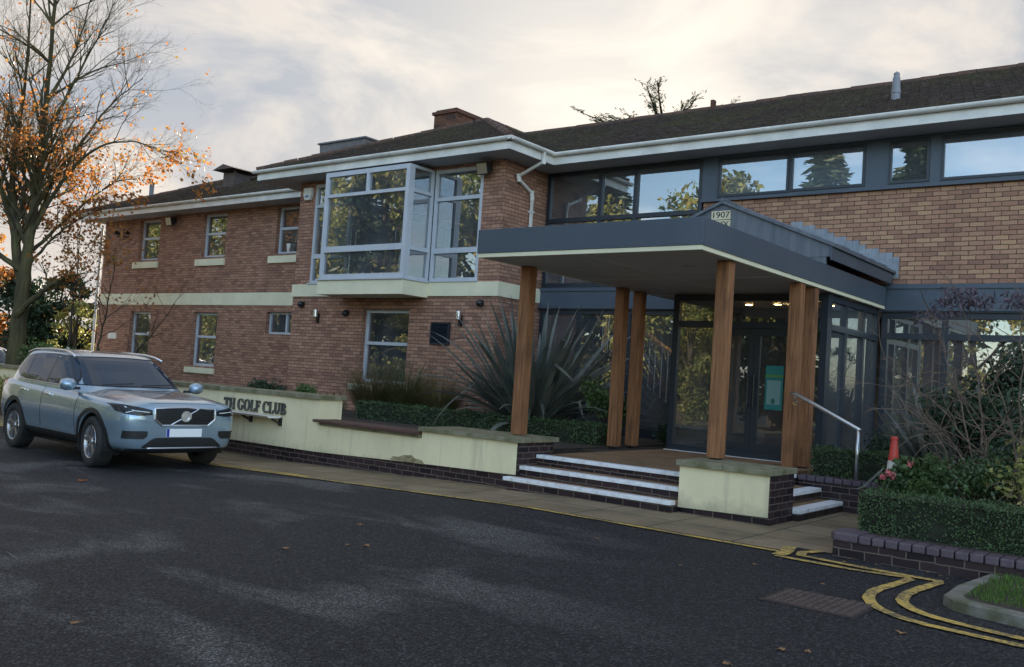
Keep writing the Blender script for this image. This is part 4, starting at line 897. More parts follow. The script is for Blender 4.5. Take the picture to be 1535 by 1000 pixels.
t = thing('poster', 'teal and white notice poster on the glass of the right entrance door', 'poster', (-5.36, VY+.08, 1.2)); mb = MB(); mb.box(-5.50, -5.23, VY+.036, VY+.042, 1.14, 1.80); mb.build('sheet', TEAL, t); mb = MB(); mb.box(-5.47, -5.26, VY+.033, VY+.0355, 1.22, 1.58); mb.build('text_panel', PALE, t); mb = MB(); mb.box(-5.50, -5.23, VY+.033, VY+.0355, 1.63, 1.66); mb.build('band', M('lime_band', (.12, .26, .04), None, .5), t); mb = MB(); mb.lathe([(0, 0), (.03, 0), (.03, .002), (0, .002)], 14, lambda a, b, h: (-5.37+a, VY+.032-h, 1.27+b*1.4)); mb.build('emblem', M('dark_green_emblem', (.02, .12, .08), None, .5), t)
LAMP = bpy.data.materials.new('lit_downlight'); LAMP.use_nodes = True
e = LAMP.node_tree.nodes['Principled BSDF']; e.inputs['Emission Color'].default_value = (1, .62, .25, 1); e.inputs['Emission Strength'].default_value = 45
for x, y, lb_ in ((-6.25, 14.2, 'lit warm downlight in the entrance ceiling, left of its row'), (-5.75, 14.9, 'lit warm downlight in the entrance ceiling, rear of its row'), (-5.72, 14.1, 'lit warm downlight in the entrance ceiling, front right of its row'), (-4.95, 14.3, 'lit warm downlight nearest the entrance side glazing'), (-8.2, 16.2, 'added downlight above the indoor stair, put in to brighten the interior')):  # the one over the stair is an extra lamp added to light the interior
    t = thing('downlight', lb_, 'downlight', (x, y, 2.82), 0, 'downlights in the entrance'); MB().lathe([(.075, 2.835), (.085, 2.80), (.062, 2.80), (.062, 2.83)], 16, lambda a, b, h: (x+a, y+b, h)).build('bezel', STEEL, t); MB().lathe([(0, 2.812), (.06, 2.812), (.06, 2.82), (0, 2.82)], 16, lambda a, b, h: (x+a, y+b, h)).build('lamp', LAMP, t)
# stair seen through the ground-floor glazing
t = thing('staircase', 'indoor staircase with pale wooden handrail and thin metal balusters behind the glazing', 'staircase', (-8, 17, .4))
mb = MB()
for i in range(11): x = -7.5-i*.27; mb.box(x-.29, x, 16.1, 17.3, .4+i*.17, .4+(i+1)*.17)
mb.build('stair_flight', INFLOOR, t)
mb = MB(); mb.tube([(-7.2, 16.05, 1.42), (-7.55, 16.05, 1.42), (-10.3, 16.05, 3.05)], .06, 6); mb.build('handrail', RAILW, t)
for i in range(20): x = -7.55-i*.14; MB().tube([(x, 16.05, .45+max(0, i-1)*.088), (x, 16.05, 1.40+i*.083)], .011, 5).build('baluster', STEEL, t)
# traffic cone
t = thing('traffic_cone', 'red and white traffic cone standing among the plants behind the hedge', 'traffic cone', (-2.72, 9.95, .38))
fn = lambda a, b, h: (-2.72+a*.88, 9.95+b*.88, .38+h)
REDC = M('red_cone_plastic', (.62, .055, .035), (.5, .05, .035), .45); WHC = M('dirty_white_cone_sleeve', (.70, .66, .58), (.5, .47, .42), .5)
mb = MB(); mb.prism([(-.17, -.17), (.17, -.17), (.17, .17), (-.17, .17)], lambda u, v, d: fn(u*.8, v*.8, d), .0, .03); mb.build('base', REDC, t, bevel=.01)
MB().lathe([(.10, .03), (.09, .13)], 20, fn).build('skirt', REDC, t, smooth=True); MB().lathe([(.092, .13), (.062, .40)], 20, fn).build('sleeve', WHC, t, smooth=True); MB().lathe([(.060, .40), (.036, .61), (.041, .615), (.041, .63), (.03, .645), (0, .645)], 20, fn).build('tip', REDC, t, smooth=False)
# fallen leaves
FALL = M('brown_fallen_leaf', (.20, .095, .04), (.30, .17, .07), .8, ns=9.0)
first = None
for i, (x, y) in enumerate(((-6.02, 5.68), (-5.37, 4.97), (-5.27, 5.07), (-1.9, 4.96), (-1.78, 5.05), (-1.53, 5.93), (-1.99, 4.49), (-4.41, 7.04), (-3.37, 6.6), (-2.35, 6.92), (-5.53, 4.48), (-4.59, 2.42), (-3.0, 7.2), (-6.6, 7.1), (-10.46, 5.48))):
    if first is None or i == 14:
        mb = MB(); ring = []
        for k in range(15):
            a = 2*math.pi*k/15; r = .05*(1.0+.42*math.cos(5*a)) ; ring.append((r*math.cos(a), r*math.sin(a)*.8, .008+.010*math.sin(2*a+1)+U(0, .006)))
        mb.add([(0, 0, .012)]+ring, [(0, k+1, (k+1) % 15+1) for k in range(15)]); mb.tube([(-.02, 0, .014), (-.09, .01, .012)], .0025, 4)
        o = mb.build('fallen_leaf', FALL if i < 14 else LF_RUST)
        if i < 14: first = o
    else: o = first.copy(); C.objects.link(o)
    s = U(.35, .62) if i < 14 else .95
    o.location = (x, y, gz(x)+.004); o.rotation_euler = (0, 0, U(0, 6.3)); o.scale = (s, s, s)
    tag(o, 'small brown fallen leaf lying on the dark asphalt drive', 'leaf', 'brown leaves scattered on the drive')
tag(o, 'bright orange fallen leaf on the drive beside the car front wheel', 'leaf')
for i in range(46):   # litter blown against the slabs and walls
    x = U(-11, -2.9); y = U(7.75, 9.2) if i % 2 else U(8.9, 9.25)
    if i > 36: x, y = U(-2.6, -1.7), U(7.9, 8.22)
    o = first.copy(); C.objects.link(o); s = U(.14, .34); o.location = (x, y, gz(x)+.010); o.rotation_euler = (U(-.2, .2), U(-.2, .2), U(0, 6.3)); o.scale = (s, s, s*.8)
    tag(o, 'tiny brown leaf litter on the slabs by the wall foot', 'leaf', 'leaf litter along the path')
# ------------------------------------------------------------------ planting
def ray(px, py):
    d = _R*((px-767.5)/FPX) - _U*((py-500)/FPX) + _f; return d
def yp(px, py, Y):
    d = ray(px, py); t = Y/d.y; return Vector((d.x*t, Y, CAM_H+d.z*t))
def hedge(label, x0, x1, y0, y1, z0, z1, n, size=.03, group=None, lean=0.0):
    t = thing('clipped_hedge', label, 'hedge', ((x0+x1)/2, y0, z0), 0, group)
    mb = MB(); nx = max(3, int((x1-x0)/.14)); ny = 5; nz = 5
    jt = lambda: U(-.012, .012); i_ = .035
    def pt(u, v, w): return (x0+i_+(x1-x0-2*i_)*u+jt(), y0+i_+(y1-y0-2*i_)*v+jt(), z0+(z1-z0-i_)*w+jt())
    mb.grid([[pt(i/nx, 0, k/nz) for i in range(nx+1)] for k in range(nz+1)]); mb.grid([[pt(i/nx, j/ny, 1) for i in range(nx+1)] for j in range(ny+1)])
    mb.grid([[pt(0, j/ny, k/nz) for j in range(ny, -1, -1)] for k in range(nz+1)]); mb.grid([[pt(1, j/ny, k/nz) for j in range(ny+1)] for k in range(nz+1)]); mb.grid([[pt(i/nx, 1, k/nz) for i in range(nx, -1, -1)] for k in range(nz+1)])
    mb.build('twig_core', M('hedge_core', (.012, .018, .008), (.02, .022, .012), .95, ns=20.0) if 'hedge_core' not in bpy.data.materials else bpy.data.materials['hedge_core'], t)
    mb = MB(); ax, ay, az = (y1-y0)*(z1-z0), (x1-x0)*(z1-z0), (x1-x0)*(y1-y0); tot = 2*ax+2*ay+az
    for _ in range(n):
        q = U(0, tot)
        if q < ax: p, nn = (x0, U(y0, y1), U(z0, z1)), Vector((-1, 0, 0))
        elif q < 2*ax: p, nn = (x1, U(y0, y1), U(z0, z1)), Vector((1, 0, 0))
        elif q < 2*ax+1.7*ay: p, nn = (U(x0, x1), y0, U(z0, z1)), Vector((0, -1, 0))
        elif q < 2*ax+2*ay: p, nn = (U(x0, x1), y1, U(z0, z1)), Vector((0, 1, 0))
        else: p, nn = (U(x0, x1), U(y0, y1), z1), Vector((0, 0, 1))
        bl = .014*math.sin(p[0]*5.1+p[2]*7)+.012*math.sin(p[0]*11+p[1]*9)
        c = Vector(p) - nn*(abs(random.gauss(0, .022))+.002-bl); d = (rvec()+nn*.9+Vector((0, 0, .5))).normalized(); n2 = (nn+rvec()*.9).normalized()
        blade_quads(mb, c, (d-n2*d.dot(n2)).normalized(), n2, size*U(.7, 1.3), size*.62)
    for _ in range(int(n*.012)):   # stray shoots standing out of the clipped face
        p = Vector((U(x0, x1), U(y0, y0+.2), z1)); h = U(.02, .06)
        for k in range(4): blade_quads(mb, p+Vector((U(-.01, .01), U(-.01, .01), h*k/4)), (rvec()+Vector((0, 0, 1))).normalized(), rvec(), size, size*.5)
    mb.build('foliage', LF_HEDGE, t); return t
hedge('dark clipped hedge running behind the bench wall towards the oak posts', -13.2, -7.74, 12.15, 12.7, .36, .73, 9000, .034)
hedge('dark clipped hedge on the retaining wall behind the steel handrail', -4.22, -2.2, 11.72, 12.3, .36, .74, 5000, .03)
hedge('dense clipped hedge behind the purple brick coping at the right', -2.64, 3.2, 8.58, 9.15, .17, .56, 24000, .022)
def shrub(label, c, r, n, size, mat, cat='shrub', name='shrub', squash=.8, stems=6, lumps=7, group=None, stem_mat=None):
    t = thing(name, label, cat, (c[0], c[1], c[2]), 0, group); mb = MB(); s = MB()
    for k in range(lumps):
        a = U(0, 6.28); q = Vector((c[0]+math.cos(a)*r*U(.1, .65), c[1]+math.sin(a)*r*U(.1, .65), c[2]+r*squash*U(.45, 1.25))); rr = r*U(.28, .55)
        leaf_cloud(mb, blob_points(q, rr, int(n/lumps), .85, .3), size)
        s.tube([(c[0]+U(-.05, .05), c[1]+U(-.05, .05), c[2]), ((c[0]+q.x)/2+U(-.06, .06), (c[1]+q.y)/2, (c[2]+q.z)/2+.05), q], [.014, .009, .004], 5)
    s.build('stem', stem_mat or BARK, t); mb.build('foliage', mat, t); return t
def phormium(label, c, n, l0, l1, w, tilt=.9, seed=1):
    random.seed(seed); t = thing('phormium', label, 'plant', c); mb = MB()
    for i in range(n):
        a = U(0, 6.283); ln = U(l0, l1); lean = U(.08, tilt)*(1.15-.35*(ln-l0)/(l1-l0)); w2 = w*U(.7, 1.15); bend = U(.0, .75)*(lean/.9)
        side = Vector((math.cos(a+math.pi/2), math.sin(a+math.pi/2), 0)); tw = U(-.7, .7); rows = []
        p = Vector((c[0]+math.cos(a)*U(0, .16), c[1]+math.sin(a)*U(0, .16), c[2])); seg = 11; kink = seg*U(.5, .9) if U(0, 1) < .16 else 99
        for k in range(seg+1):
            f = k/seg; e = math.pi/2-lean-bend*f*f*1.6-(1.1 if k > kink else 0); d = Vector((math.cos(a)*math.cos(e), math.sin(a)*math.cos(e), math.sin(e)))
            if k: p = p+d*ln/seg
            if p.z < c[2]+.02: p.z = c[2]+.02
            ww = w2*(.55+.9*f)*.5 if f < .4 else w2*.5*(.93)*max(.03, 1-((f-.4)/.6)**2.2)
            nn = side.cross(d).normalized(); sd = (side*math.cos(tw*f)+nn*math.sin(tw*f))
            rows.append([p-sd*ww+nn*ww*.3, p, p+sd*ww+nn*ww*.3])
        mb.grid(rows)
    mb.build('blade', LF_PHORM, t, smooth=True); random.seed(seed+77); return t
phormium('big grey green phormium with sword leaves behind the hedge beside the oak post', (-9.65, 13.0, .38), 330, .8, 2.6, .115, 1.15, 3)
phormium('darker phormium with drooping blades right of the steel handrail', tuple(yp(1415, 668, 11.2))[:2]+(.36,), 75, .7, 1.5, .085, 1.25, 9)
def grass_clump(label, c, r, n, h, mat=LF_GRASS):
    t = thing('ornamental_grass', label, 'grass clump', c); mb = MB()
    for _ in range(n):
        a = U(0, 6.28); q = U(0, r*.35); ln = h*U(.6, 1.25); b = U(.25, 1.25); p = Vector((c[0]+math.cos(a)*q, c[1]+math.sin(a)*q, c[2])); rows = []; sd = Vector((-math.sin(a), math.cos(a), 0))*.0045
        for k in range(6):
            f = k/5; e = math.pi/2-.15-b*f*1.25; d = Vector((math.cos(a)*math.cos(e), math.sin(a)*math.cos(e), math.sin(e)))
            if k: p = p+d*ln/5
            rows.append([p-sd*(1-f*.8), p+sd*(1-f*.8)])
        mb.grid(rows)
    mb.build('blade', mat, t); return t
grass_clump('arching tan grass clump under the sill of the ground floor window', (-13.6, 12.95, .4), .75, 1500, 1.1)
grass_clump('greener middle grass clump right of the window sill', (-12.75, 13.05, .4), .7, 1300, 1.2, leaf_mat('green_grass_blades', (.07, .085, .03), (.12, .11, .045), .3, ns=2.0))
grass_clump('low tan grass clump nearest the big phormium', (-11.75, 12.95, .4), .7, 1300, .95)
shrub('dark low shrub behind the sign wall coping, left of a brighter one', (-13.6, 10.45, .55), .5, 1400, .06, LF_DARK, squash=.6)
shrub('bright green low shrub behind the sign wall coping', (-12.75, 10.45, .58), .42, 1100, .065, LF_GREEN, squash=.62)
shrub('brownish low shrub at the end of the sign wall', (-12.0, 10.6, .5), .4, 900, .05, LF_GRASS, squash=.6)
shrub('leafy shrub between the phormium and the middle oak posts', (-8.35, 13.35, .4), .62, 1500, .075, LF_GREEN, squash=1.15, stems=8)
shrub('small dark shrub at the foot of the vestibule glazing', (-7.35, 13.7, .4), .36, 900, .05, LF_DARK, squash=.7)
shrub('brown twiggy shrub just behind the retaining wall hedge', (-3.6, 12.9, .4), .5, 1000, .045, LF_DARK, squash=.8)
shrub('tall thin leaved shrub against the right ground floor glazing', (-3.3, 14.2, .4), .62, 1300, .08, LF_DARK, squash=1.5)
t = thing('rose_sprig', 'thin rose sprig with an orange leaf against the brick wall', 'plant', (-11.15, 13.6, .4)); mb = MB(); mb.tube([(-11.15, 13.6, .4), (-11.2, 13.6, 1.0), (-11.1, 13.6, 1.55)], [.01, .008, .004], 5); mb.build('stem', BARK, t); leaf_cloud(MB(), [(-11.15+U(-.2, .2), 13.6+U(-.1, .1), U(.8, 1.6)) for _ in range(40)], .07).build('foliage', LF_GREEN, t); leaf_cloud(MB(), [(-11.12+U(-.05, .05), 13.55, 1.18+U(-.06, .06)) for _ in range(7)], .10).build('autumn_leaf', LF_RUST, t)
# bed behind the right hedge
def twig(mb, p, d, ln, r, depth, grav=.0, tips=None, spread=.7, kids=(3, 5), seg=6, wob=.18):
    pts = [p.copy()]; q = p.copy(); dd = d.copy()
    for k in range(seg):
        dd = (dd+rvec()*wob+Vector((0, 0, -grav))).normalized(); q = q+dd*ln/seg; pts.append(q.copy())
    mb.tube(pts, [r*(1-.62*i/seg) for i in range(seg+1)], 6 if r > .02 else (4 if r > .006 else 3), cap=False)
    if depth == 0:
        if tips is not None: tips.append((q.copy(), dd.copy()))
        return
    for _ in range(random.randint(*kids)):
        i = random.randint(max(1, seg//3), seg); b = pts[i]; nd_ = (dd+rvec()*spread).normalized()
        twig(mb, b, nd_, ln*U(.45, .75), r*U(.42, .62)*(1-.4*i/seg)+.0006, depth-1, grav, tips, spread, kids, seg, wob)
random.seed(21)
bs = thing('bare_shrub', 'pale bare arching shrub with wilted purple leaf clusters above the right hedge', 'shrub', tuple(yp(1500, 735, 9.7))); mb = MB(); tips = []
base = yp(1505, 735, 9.7); base.z = .2
targets = [(1440, 440, 9.9), (1395, 470, 10.2), (1345, 560, 9.6), (1360, 610, 9.3), (1420, 560, 9.5), (1530, 440, 10.0), (1480, 520, 9.6), (1570, 500, 9.8), (1400, 640, 9.5), (1470, 600, 9.4), (1330, 540, 9.9), (1550, 580, 9.3)]
for tx, ty, Y in targets:
    e = yp(tx, ty, Y); b = base+Vector((U(-.25, .35), U(-.1, .2), 0)); mid = (b+e)/2+Vector((U(-.05, .15), U(-.1, .1), U(.15, .45))); pts = []
    for k in range(13):
        f = k/12; pts.append(b*(1-f)**2+mid*2*f*(1-f)+e*f*f+rvec()*.025)
    mb.tube(pts, [.014*(1-.8*k/12) for k in range(13)], 6, cap=False)
    for k in range(4, 13):
        if U(0, 1) < .85: twig(mb, pts[k], ((pts[k]-pts[k-1]).normalized()+rvec()*.9).normalized(), U(.25, .6), .0065, 1, .05, tips, .8, (2, 3), 5, .28)
mb.build('stem', TWIG, bs)
for tx, ty, Y, n in ((1440, 445, 9.9, 170), (1420, 462, 9.9, 80), (1465, 452, 9.9, 80), (1530, 450, 10.0, 130), (1398, 478, 10.2, 50)):
    c = yp(tx, ty, Y); mb = MB()
    for _ in range(n):
        p = c+Vector((U(-.17, .17), U(-.12, .12), U(-.09, .08))); d = (rvec()+Vector((0, 0, -.8))).normalized(); blade_quads(mb, p, d, rvec(), U(.06, .12), .022)
    mb.build('wilted_leaf_cluster', LF_PURP, bs)
c = yp(1520, 720, 9.35); shrub('yellow green variegated shrub at the right edge behind the hedge', (c.x+.12, 9.45, .3),   .5, 700, .05, LF_LIME, squash=1.25, lumps=12, stem_mat=TWIG)
c = yp(1400, 720, 9.55); shrub('glossy low shrub beside the traffic cone', (c.x-.02, 9.55, .3), .3, 900, .065, LF_GREEN, squash=.75)
c = yp(1460, 720, 9.8); shrub('dull fine leaved shrub in the middle of the right bed', (c.x, 9.6, .3), .55, 3200, .04, LF_HEDGE, squash=.8, lumps=10)
c = yp(1370, 720, 9.8); shrub('broad leaved green shrub just right of the traffic cone', (c.x+.1, 9.9, .34), .42, 1500, .07, LF_GREEN, squash=.8, lumps=8)
c = yp(1530, 700, 10.4); shrub('dark shrub at the back of the right bed', (c.x, 10.6, .3), .6, 1500, .06, LF_DARK, squash=1.0)
c = yp(1440, 600, 11.0); shrub('dark bushy evergreen filling the bed behind the bare twigs', (c.x, 11.1, .36), .75, 2600, .07, LF_DARK, squash=1.15, lumps=9)
c = yp(1510, 560, 11.6); shrub('taller dark evergreen by the right ground floor glazing', (c.x, 11.9, .36), .8, 2600, .08, LF_DARK, squash=1.5, lumps=10)
t = shrub('flowering shrub with pink blooms in front of the traffic cone', (-2.60, 9.6, .36), .27, 1000, .05, LF_HEDGE, squash=.85, lumps=9); mb = MB()
for cx_, cz_ in ((-2.62, .69), (-2.66, .64), (-2.42, .80), (-2.58, .66)): leaf_cloud(mb, blob_points((cx_, 9.42, cz_), .035, 22), .028)
mb.build('blossom', LF_PINK, t)
# ------------------------------------------------------------------ trees
def LATV(base, lat, h, dep): return Vector(base)+Vector((_r.x, _r.y, 0))*lat+Vector((0, 0, h))+Vector((_f.x, _f.y, 0))*dep
random.seed(33)
tb = Vector((-26.35, 11.65, -.2)); bt = thing('autumn_tree', 'large half bare autumn tree with orange leaves beyond the parked car', 'tree', tuple(tb)); mb = MB(); tips = []
def limb(pts, r0, r1, kids, ln, depth=3, start=3, grav=-.02, rc=None):
    P = [LATV(tb, *p) for p in pts]; out = []
    for i in range(len(P)-1):
        a, b = P[i], P[i+1]; p0 = P[max(i-1, 0)]; p3 = P[min(i+2, len(P)-1)]
        for k in range(6):
            f = k/6; out.append(.5*((2*a)+(b-p0)*f+(2*p0-5*a+4*b-p3)*f*f+(3*a-p0-3*b+p3)*f**3)+rvec()*.02)
    out.append(P[-1]); n = len(out); mb.tube(out, [r1+(r0-r1)*(1-i/(n-1))**1.45 for i in range(n)], 10 if r0 > .15 else 7, cap=False)
    for _ in range(kids):
        i = random.randint(min(start, n-2), n-2); d = (out[i+1]-out[i]).normalized(); d = (d*.9+rvec()*.8+Vector((0, 0, .12))).normalized()
        twig(mb, out[i], d, ln*U(.6, 1.2), max(.008, (r0+(r1-r0)*i/(n-1))*.42), depth, grav, tips, .62, (3, 4), 6, .16)
mb_l = mb
limb([(0, -.1, 0), (-.02, 1.5, 0), (.02, 3.2, 0), (.06, 4.3, 0), (.08, 6, .1), (.15, 8.5, .1), (.2, 11.5, 0), (.3, 13.5, 0)], .28, .03, 46, 1.9, 4, 20)
limb([(0, 3.0, .1), (-.45, 4.6, .2), (-.7, 6.5, .3), (-.6, 9, .3), (-.5, 12, 0)], .17, .02, 28, 1.8, 4, 5)
limb([(.02, 2.4, -.2), (.7, 2.95, -.5), (1.35, 3.4, -.7), (2.1, 3.6, -.9)], .10, .02, 6, .9, 3, 5)
limb([(.08, 4.6, 0), (.8, 5.9, -.2), (1.8, 7.0, -.4), (2.9, 7.3, -.5), (3.7, 7.1, -.5)], .075, .010, 20, 1.0, 3, 4)
limb([(.08, 5.3, 0), (.9, 6.9, .2), (1.8, 8.4, .3), (2.7, 9.3, .3)], .075, .010, 20, 1.2, 3, 4)
limb([(.1, 6.8, 0), (.8, 8.4, -.2), (1.5, 9.9, -.3), (2.0, 11.2, -.3)], .07, .010, 18, 1.2, 3, 4)
limb([(.15, 8.2, 0), (.8, 10, .2), (1.2, 12, .2)], .06, .01, 14, 1.2, 3, 4)
limb([(.06, 4.2, .2), (.9, 5.3, .5), (1.8, 6.3, .8), (2.6, 6.6, 1)], .06, .010, 16, .9, 3, 4)
limb([(0, 3.8, .2), (.6, 4.7, .4), (1.2, 5.3, .6), (1.8, 5.6, .7)], .05, .010, 12, .8, 3, 4)
limb([(0, 3.6, 0), (-1.0, 4.3, -.3), (-1.9, 5.0, -.5)], .10, .02, 16, 1.3, 3, 4)
limb([(0, 4.4, 0), (-1.0, 6.0, .3), (-1.7, 8.3, .4)], .09, .02, 16, 1.3, 3, 4)
mb.build('trunk', BARKM, bt)
lv = MB(); lv2 = MB()
for p, d in tips:
    h = p.z-tb.z; pr = .75 if h < 6.0 else (.5 if h < 7.2 else (.14 if h < 9 else .03))
    if U(0, 1) < pr*.55:
        for _ in range(random.randint(2, 4)):
            c = p+rvec()*.13+d*U(-.15, .05); n = rvec(); dd = (d+Vector((0, 0, -.8))+rvec()*.6).normalized(); blade_quads(lv if U(0, 1) < .7 else lv2, c, dd, n, U(.08, .15), U(.06, .11))
lv.build('crown', LF_ORANGE, bt); lv2.build('crown', LF_RUST, bt)
def small_tree(label, loc, h, lean, matl, n_leaf, kids=10, r=.06, size=.10, hl=(.0, 9)):
    global mb, tips, tb
    t = thing('young_tree', label, 'tree', loc); mb = MB(); tips = []; tb = Vector(loc)
    limb([(0, 0, 0), (lean*.3, h*.35, 0), (lean*.7, h*.7, .1), (lean, h, .1)], r, .01, kids, h*.25, 2, 7); mb.build('trunk', BARK, t)
    l_ = MB()
    for p, d in tips:
        for _ in range(n_leaf): blade_quads(l_, p+rvec()*.2, (d+rvec()).normalized(), rvec(), size*U(.7, 1.3), size*.65)
    l_.build('crown', matl, t); return t
small_tree('slim young tree with rust leaves just left of the long wing', tuple(LATV((-26, 11.9, -.2), .75, 0, .5)), 5.0, .0, LF_ORANGE, 2, 14)
small_tree('second slim leaning tree closest to the downpipe of the long wing', tuple(LATV((-26, 11.9, -.2), 1.3, 0, .8)), 4.2, .4, LF_ORANGE, 2, 11, .05)
small_tree('bare leaning sapling crossing the left end of the brick wall', tuple(LATV((-26, 11.9, -.2), 1.8, 0, .2)), 3.0, 1.9, LF_RUST, 0, 9, .045)
def leafy_tree(label, loc, h, r, matl, n, kind=0, size=.28, name='broadleaf_tree', group=None, lo=.25, seed=1):
    random.seed(seed); t = thing(name, label, 'tree', loc, 0, group); tr = MB(); l_ = MB(); x, y, z0 = loc
    tr.tube([(x, y, z0-.1), (x+U(-.2, .2), y, z0+h*.35), (x+U(-.3, .3), y+U(-.2, .2), z0+h*.9)], [h*.028, h*.02, h*.005], 8)
    if kind == 0:
        L_ = []
        for k in range(26):
            a = U(0, 6.28); f = U(lo, 1.0); q = r*math.sqrt(max(.05, 1-((f-.55)/.5)**2))*U(.25, .95); L_.append((x+math.cos(a)*q, y+math.sin(a)*q, z0+h*f*.95))
            tr.tube([(x, y, z0+h*f*.55), ((x+L_[-1][0])/2, (y+L_[-1][1])/2, z0+h*f*.78), L_[-1]], [h*.009, h*.006, .01], 5)
        for c in L_: leaf_cloud(l_, blob_points(c, r*U(.22, .42), int(n/26), .75, .35), size)
    else:
        for k in range(int(h*2.4)):
            f = .08+.92*k/(h*2.4); rr = r*(1-f)**.8+.12
            for j in range(max(5, int(11*(1-f)))):
                a = U(0, 6.28); ln = rr*U(.6, 1.08); e = Vector((x+math.cos(a)*ln, y+math.sin(a)*ln, z0+h*f-ln*.22)); b = Vector((x, y, z0+h*f))
                tr.tube([b, e], [.03, .006], 4, cap=False)
                for q in range(int(n/(h*20))): p = b.lerp(e, U(.2, 1)); blade_quads(l_, p+rvec()*.22, (e-b).normalized()+rvec()*.5, rvec(), size*U(.6, 1.3), size*.32)
    tr.build('trunk', BARK, t); l_.build('crown', matl, t); random.seed(seed+5); return t
# beyond the car, on the left
leafy_tree('dark evergreen filling the left edge behind the autumn tree', (-40, 13.2, -.3), 6.2, 2.6, LF_DARK, 9000, 0, .22, 'evergreen_tree', lo=.05, seed=4)
leafy_tree('dark evergreen between the autumn tree trunk and the brick wing', (-43.5, 19, -.3), 4.6, 2.4, LF_DARK, 6000, 0, .2, 'evergreen_tree', lo=.05, seed=5)
leafy_tree('dense dark evergreen just left of the golden tree by the long wing', (-41.5, 20, -.3), 5.0, 2.0, LF_DARK, 7000, 0, .2, 'evergreen_tree', lo=.03, seed=14)
leafy_tree('olive green tree rising behind the golden tree by the long wing', (-41, 23, -.3), 6.0, 2.0, LF_MID, 5000, 0, .2, lo=.1, seed=15)
leafy_tree('rusty leaved small tree behind the autumn tree trunk', (-44, 17.5, -.3), 6.8, 1.9, LF_ORANGE, 3600, 0, .2, lo=.15, seed=16)
leafy_tree('small golden green tree by the corner of the long wing', (-36.5, 18.3, -.3), 3.6, 1.3, LF_YEL, 2600, 0, .14, lo=.15, seed=6)
shrub('leafy green shrub at the foot of the autumn tree', (-23.9, 11.5, .1), .95, 3000, .11, LF_GREEN, squash=1.0, lumps=10)
shrub('dark green shrub between the car roof and the left wing downpipe', (-24.5, 13.0, .1), .95, 2800, .11, LF_DARK, squash=.85, lumps=10)
shrub('bright yellow green bush at the far left edge beyond the car', (-21.2, 9.0, -.1), .62, 1500, .085, LF_LIME, squash=.85, lumps=8)
shrub('low shrub with pale heads under the white wall sign', (-27.2, 15.0, .2), .6, 1500, .08, LF_GREEN, squash=.95)
c = LATV((-40, 22, -.3), 0, 0, 0); t = thing('orange_hedge', 'clipped orange leaved hedge glimpsed left of the brick wing', 'hedge', (-45, 21, -.3)); leaf_cloud(MB(), [(-52+U(0, 12), 21.5+U(-.6, .6), U(.1, 2.3)) for _ in range(5000)], .14).build('foliage', LF_RUST, t); MB().box(-52, -40, 21.1, 21.9, -.3, 2.1).build('twig_core', BARK, t)
NB = thing('neighbour_house', 'distant house with grey hipped roof left of the brick wing', 'house', (-60, 40, -.3)); MB().box(-68, -55, 36, 44, -.3, 4.6).build('wall', BR_RED, NB); MB().add([(-69, 35, 4.6), (-54, 35, 4.6), (-54, 45, 4.6), (-69, 45, 4.6), (-66, 40, 7.4), (-57, 40, 7.4)], [(0, 1, 5, 4), (1, 2, 5), (2, 3, 4, 5), (3, 0, 4), (3, 2, 1, 0)]).build('roof', M('grey_slate_roof', (.12, .115, .12), (.08, .075, .08), .8, ns=5.0), NB)
t = thing('lamp_mast', 'grey mast standing beyond the roof of the left wing', 'mast', (-38.1, 22, -.3)); mb = MB(); mb.tube([(-38.1, 22, -.3), (-38.1, 22, 8.9)], .10, 8); mb.build('pole', LEAD, t); mb = MB(); mb.box(-38.24, -37.96, 21.86, 22.14, 8.9, 8.98); mb.build('cap', LEAD, t)
# cedar tops above the right wing ridge
random.seed(12); t = thing('cedar_tree', 'cedar with flat dark sprays showing above the roof ridge', 'tree', (-15.8, 28, -.3)); mb = MB(); l_ = MB(); x, y = -15.8, 28
mb.tube([(x, y, -.3), (x, y, 10.4)], [.4, .06], 8)
for i in range(44):
    h = U(5, 10.9) if i < 20 else U(10.2, 10.9); a = U(0, 6.28); ln = U(1.4, 3.6); b = Vector((x, y, h-.5)); e = b+Vector((math.cos(a)*ln, math.sin(a)*ln, U(.5, .95))); mb.tube([b, b.lerp(e, .5)+Vector((0, 0, -.1)), e], [.07, .04, .012], 5)
    for q in range(22):
        f = U(.3, 1); p = b.lerp(e, f)+Vector((0, 0, .05))
        d = Vector((math.cos(a+U(-1.1, 1.1)), math.sin(a+U(-1.1, 1.1)), U(.0, .5))).normalized(); mb.tube([p, p+d*.4], [.008, .003], 3, cap=False)
        for k in range(5): blade_quads(l_, p+d*(.09*k)+rvec()*.06, (d+rvec()*.7).normalized(), rvec(), .16, .035)
mb.build('trunk', BARK, t); l_.build('crown', LF_DARK, t)
leafy_tree('bushy dark tree just right of the cedar tops beyond the ridge', (-13.6, 30, -.3), 10.6, 2.2, LF_DARK, 4000, 0, .22, 'evergreen_tree', seed=8)
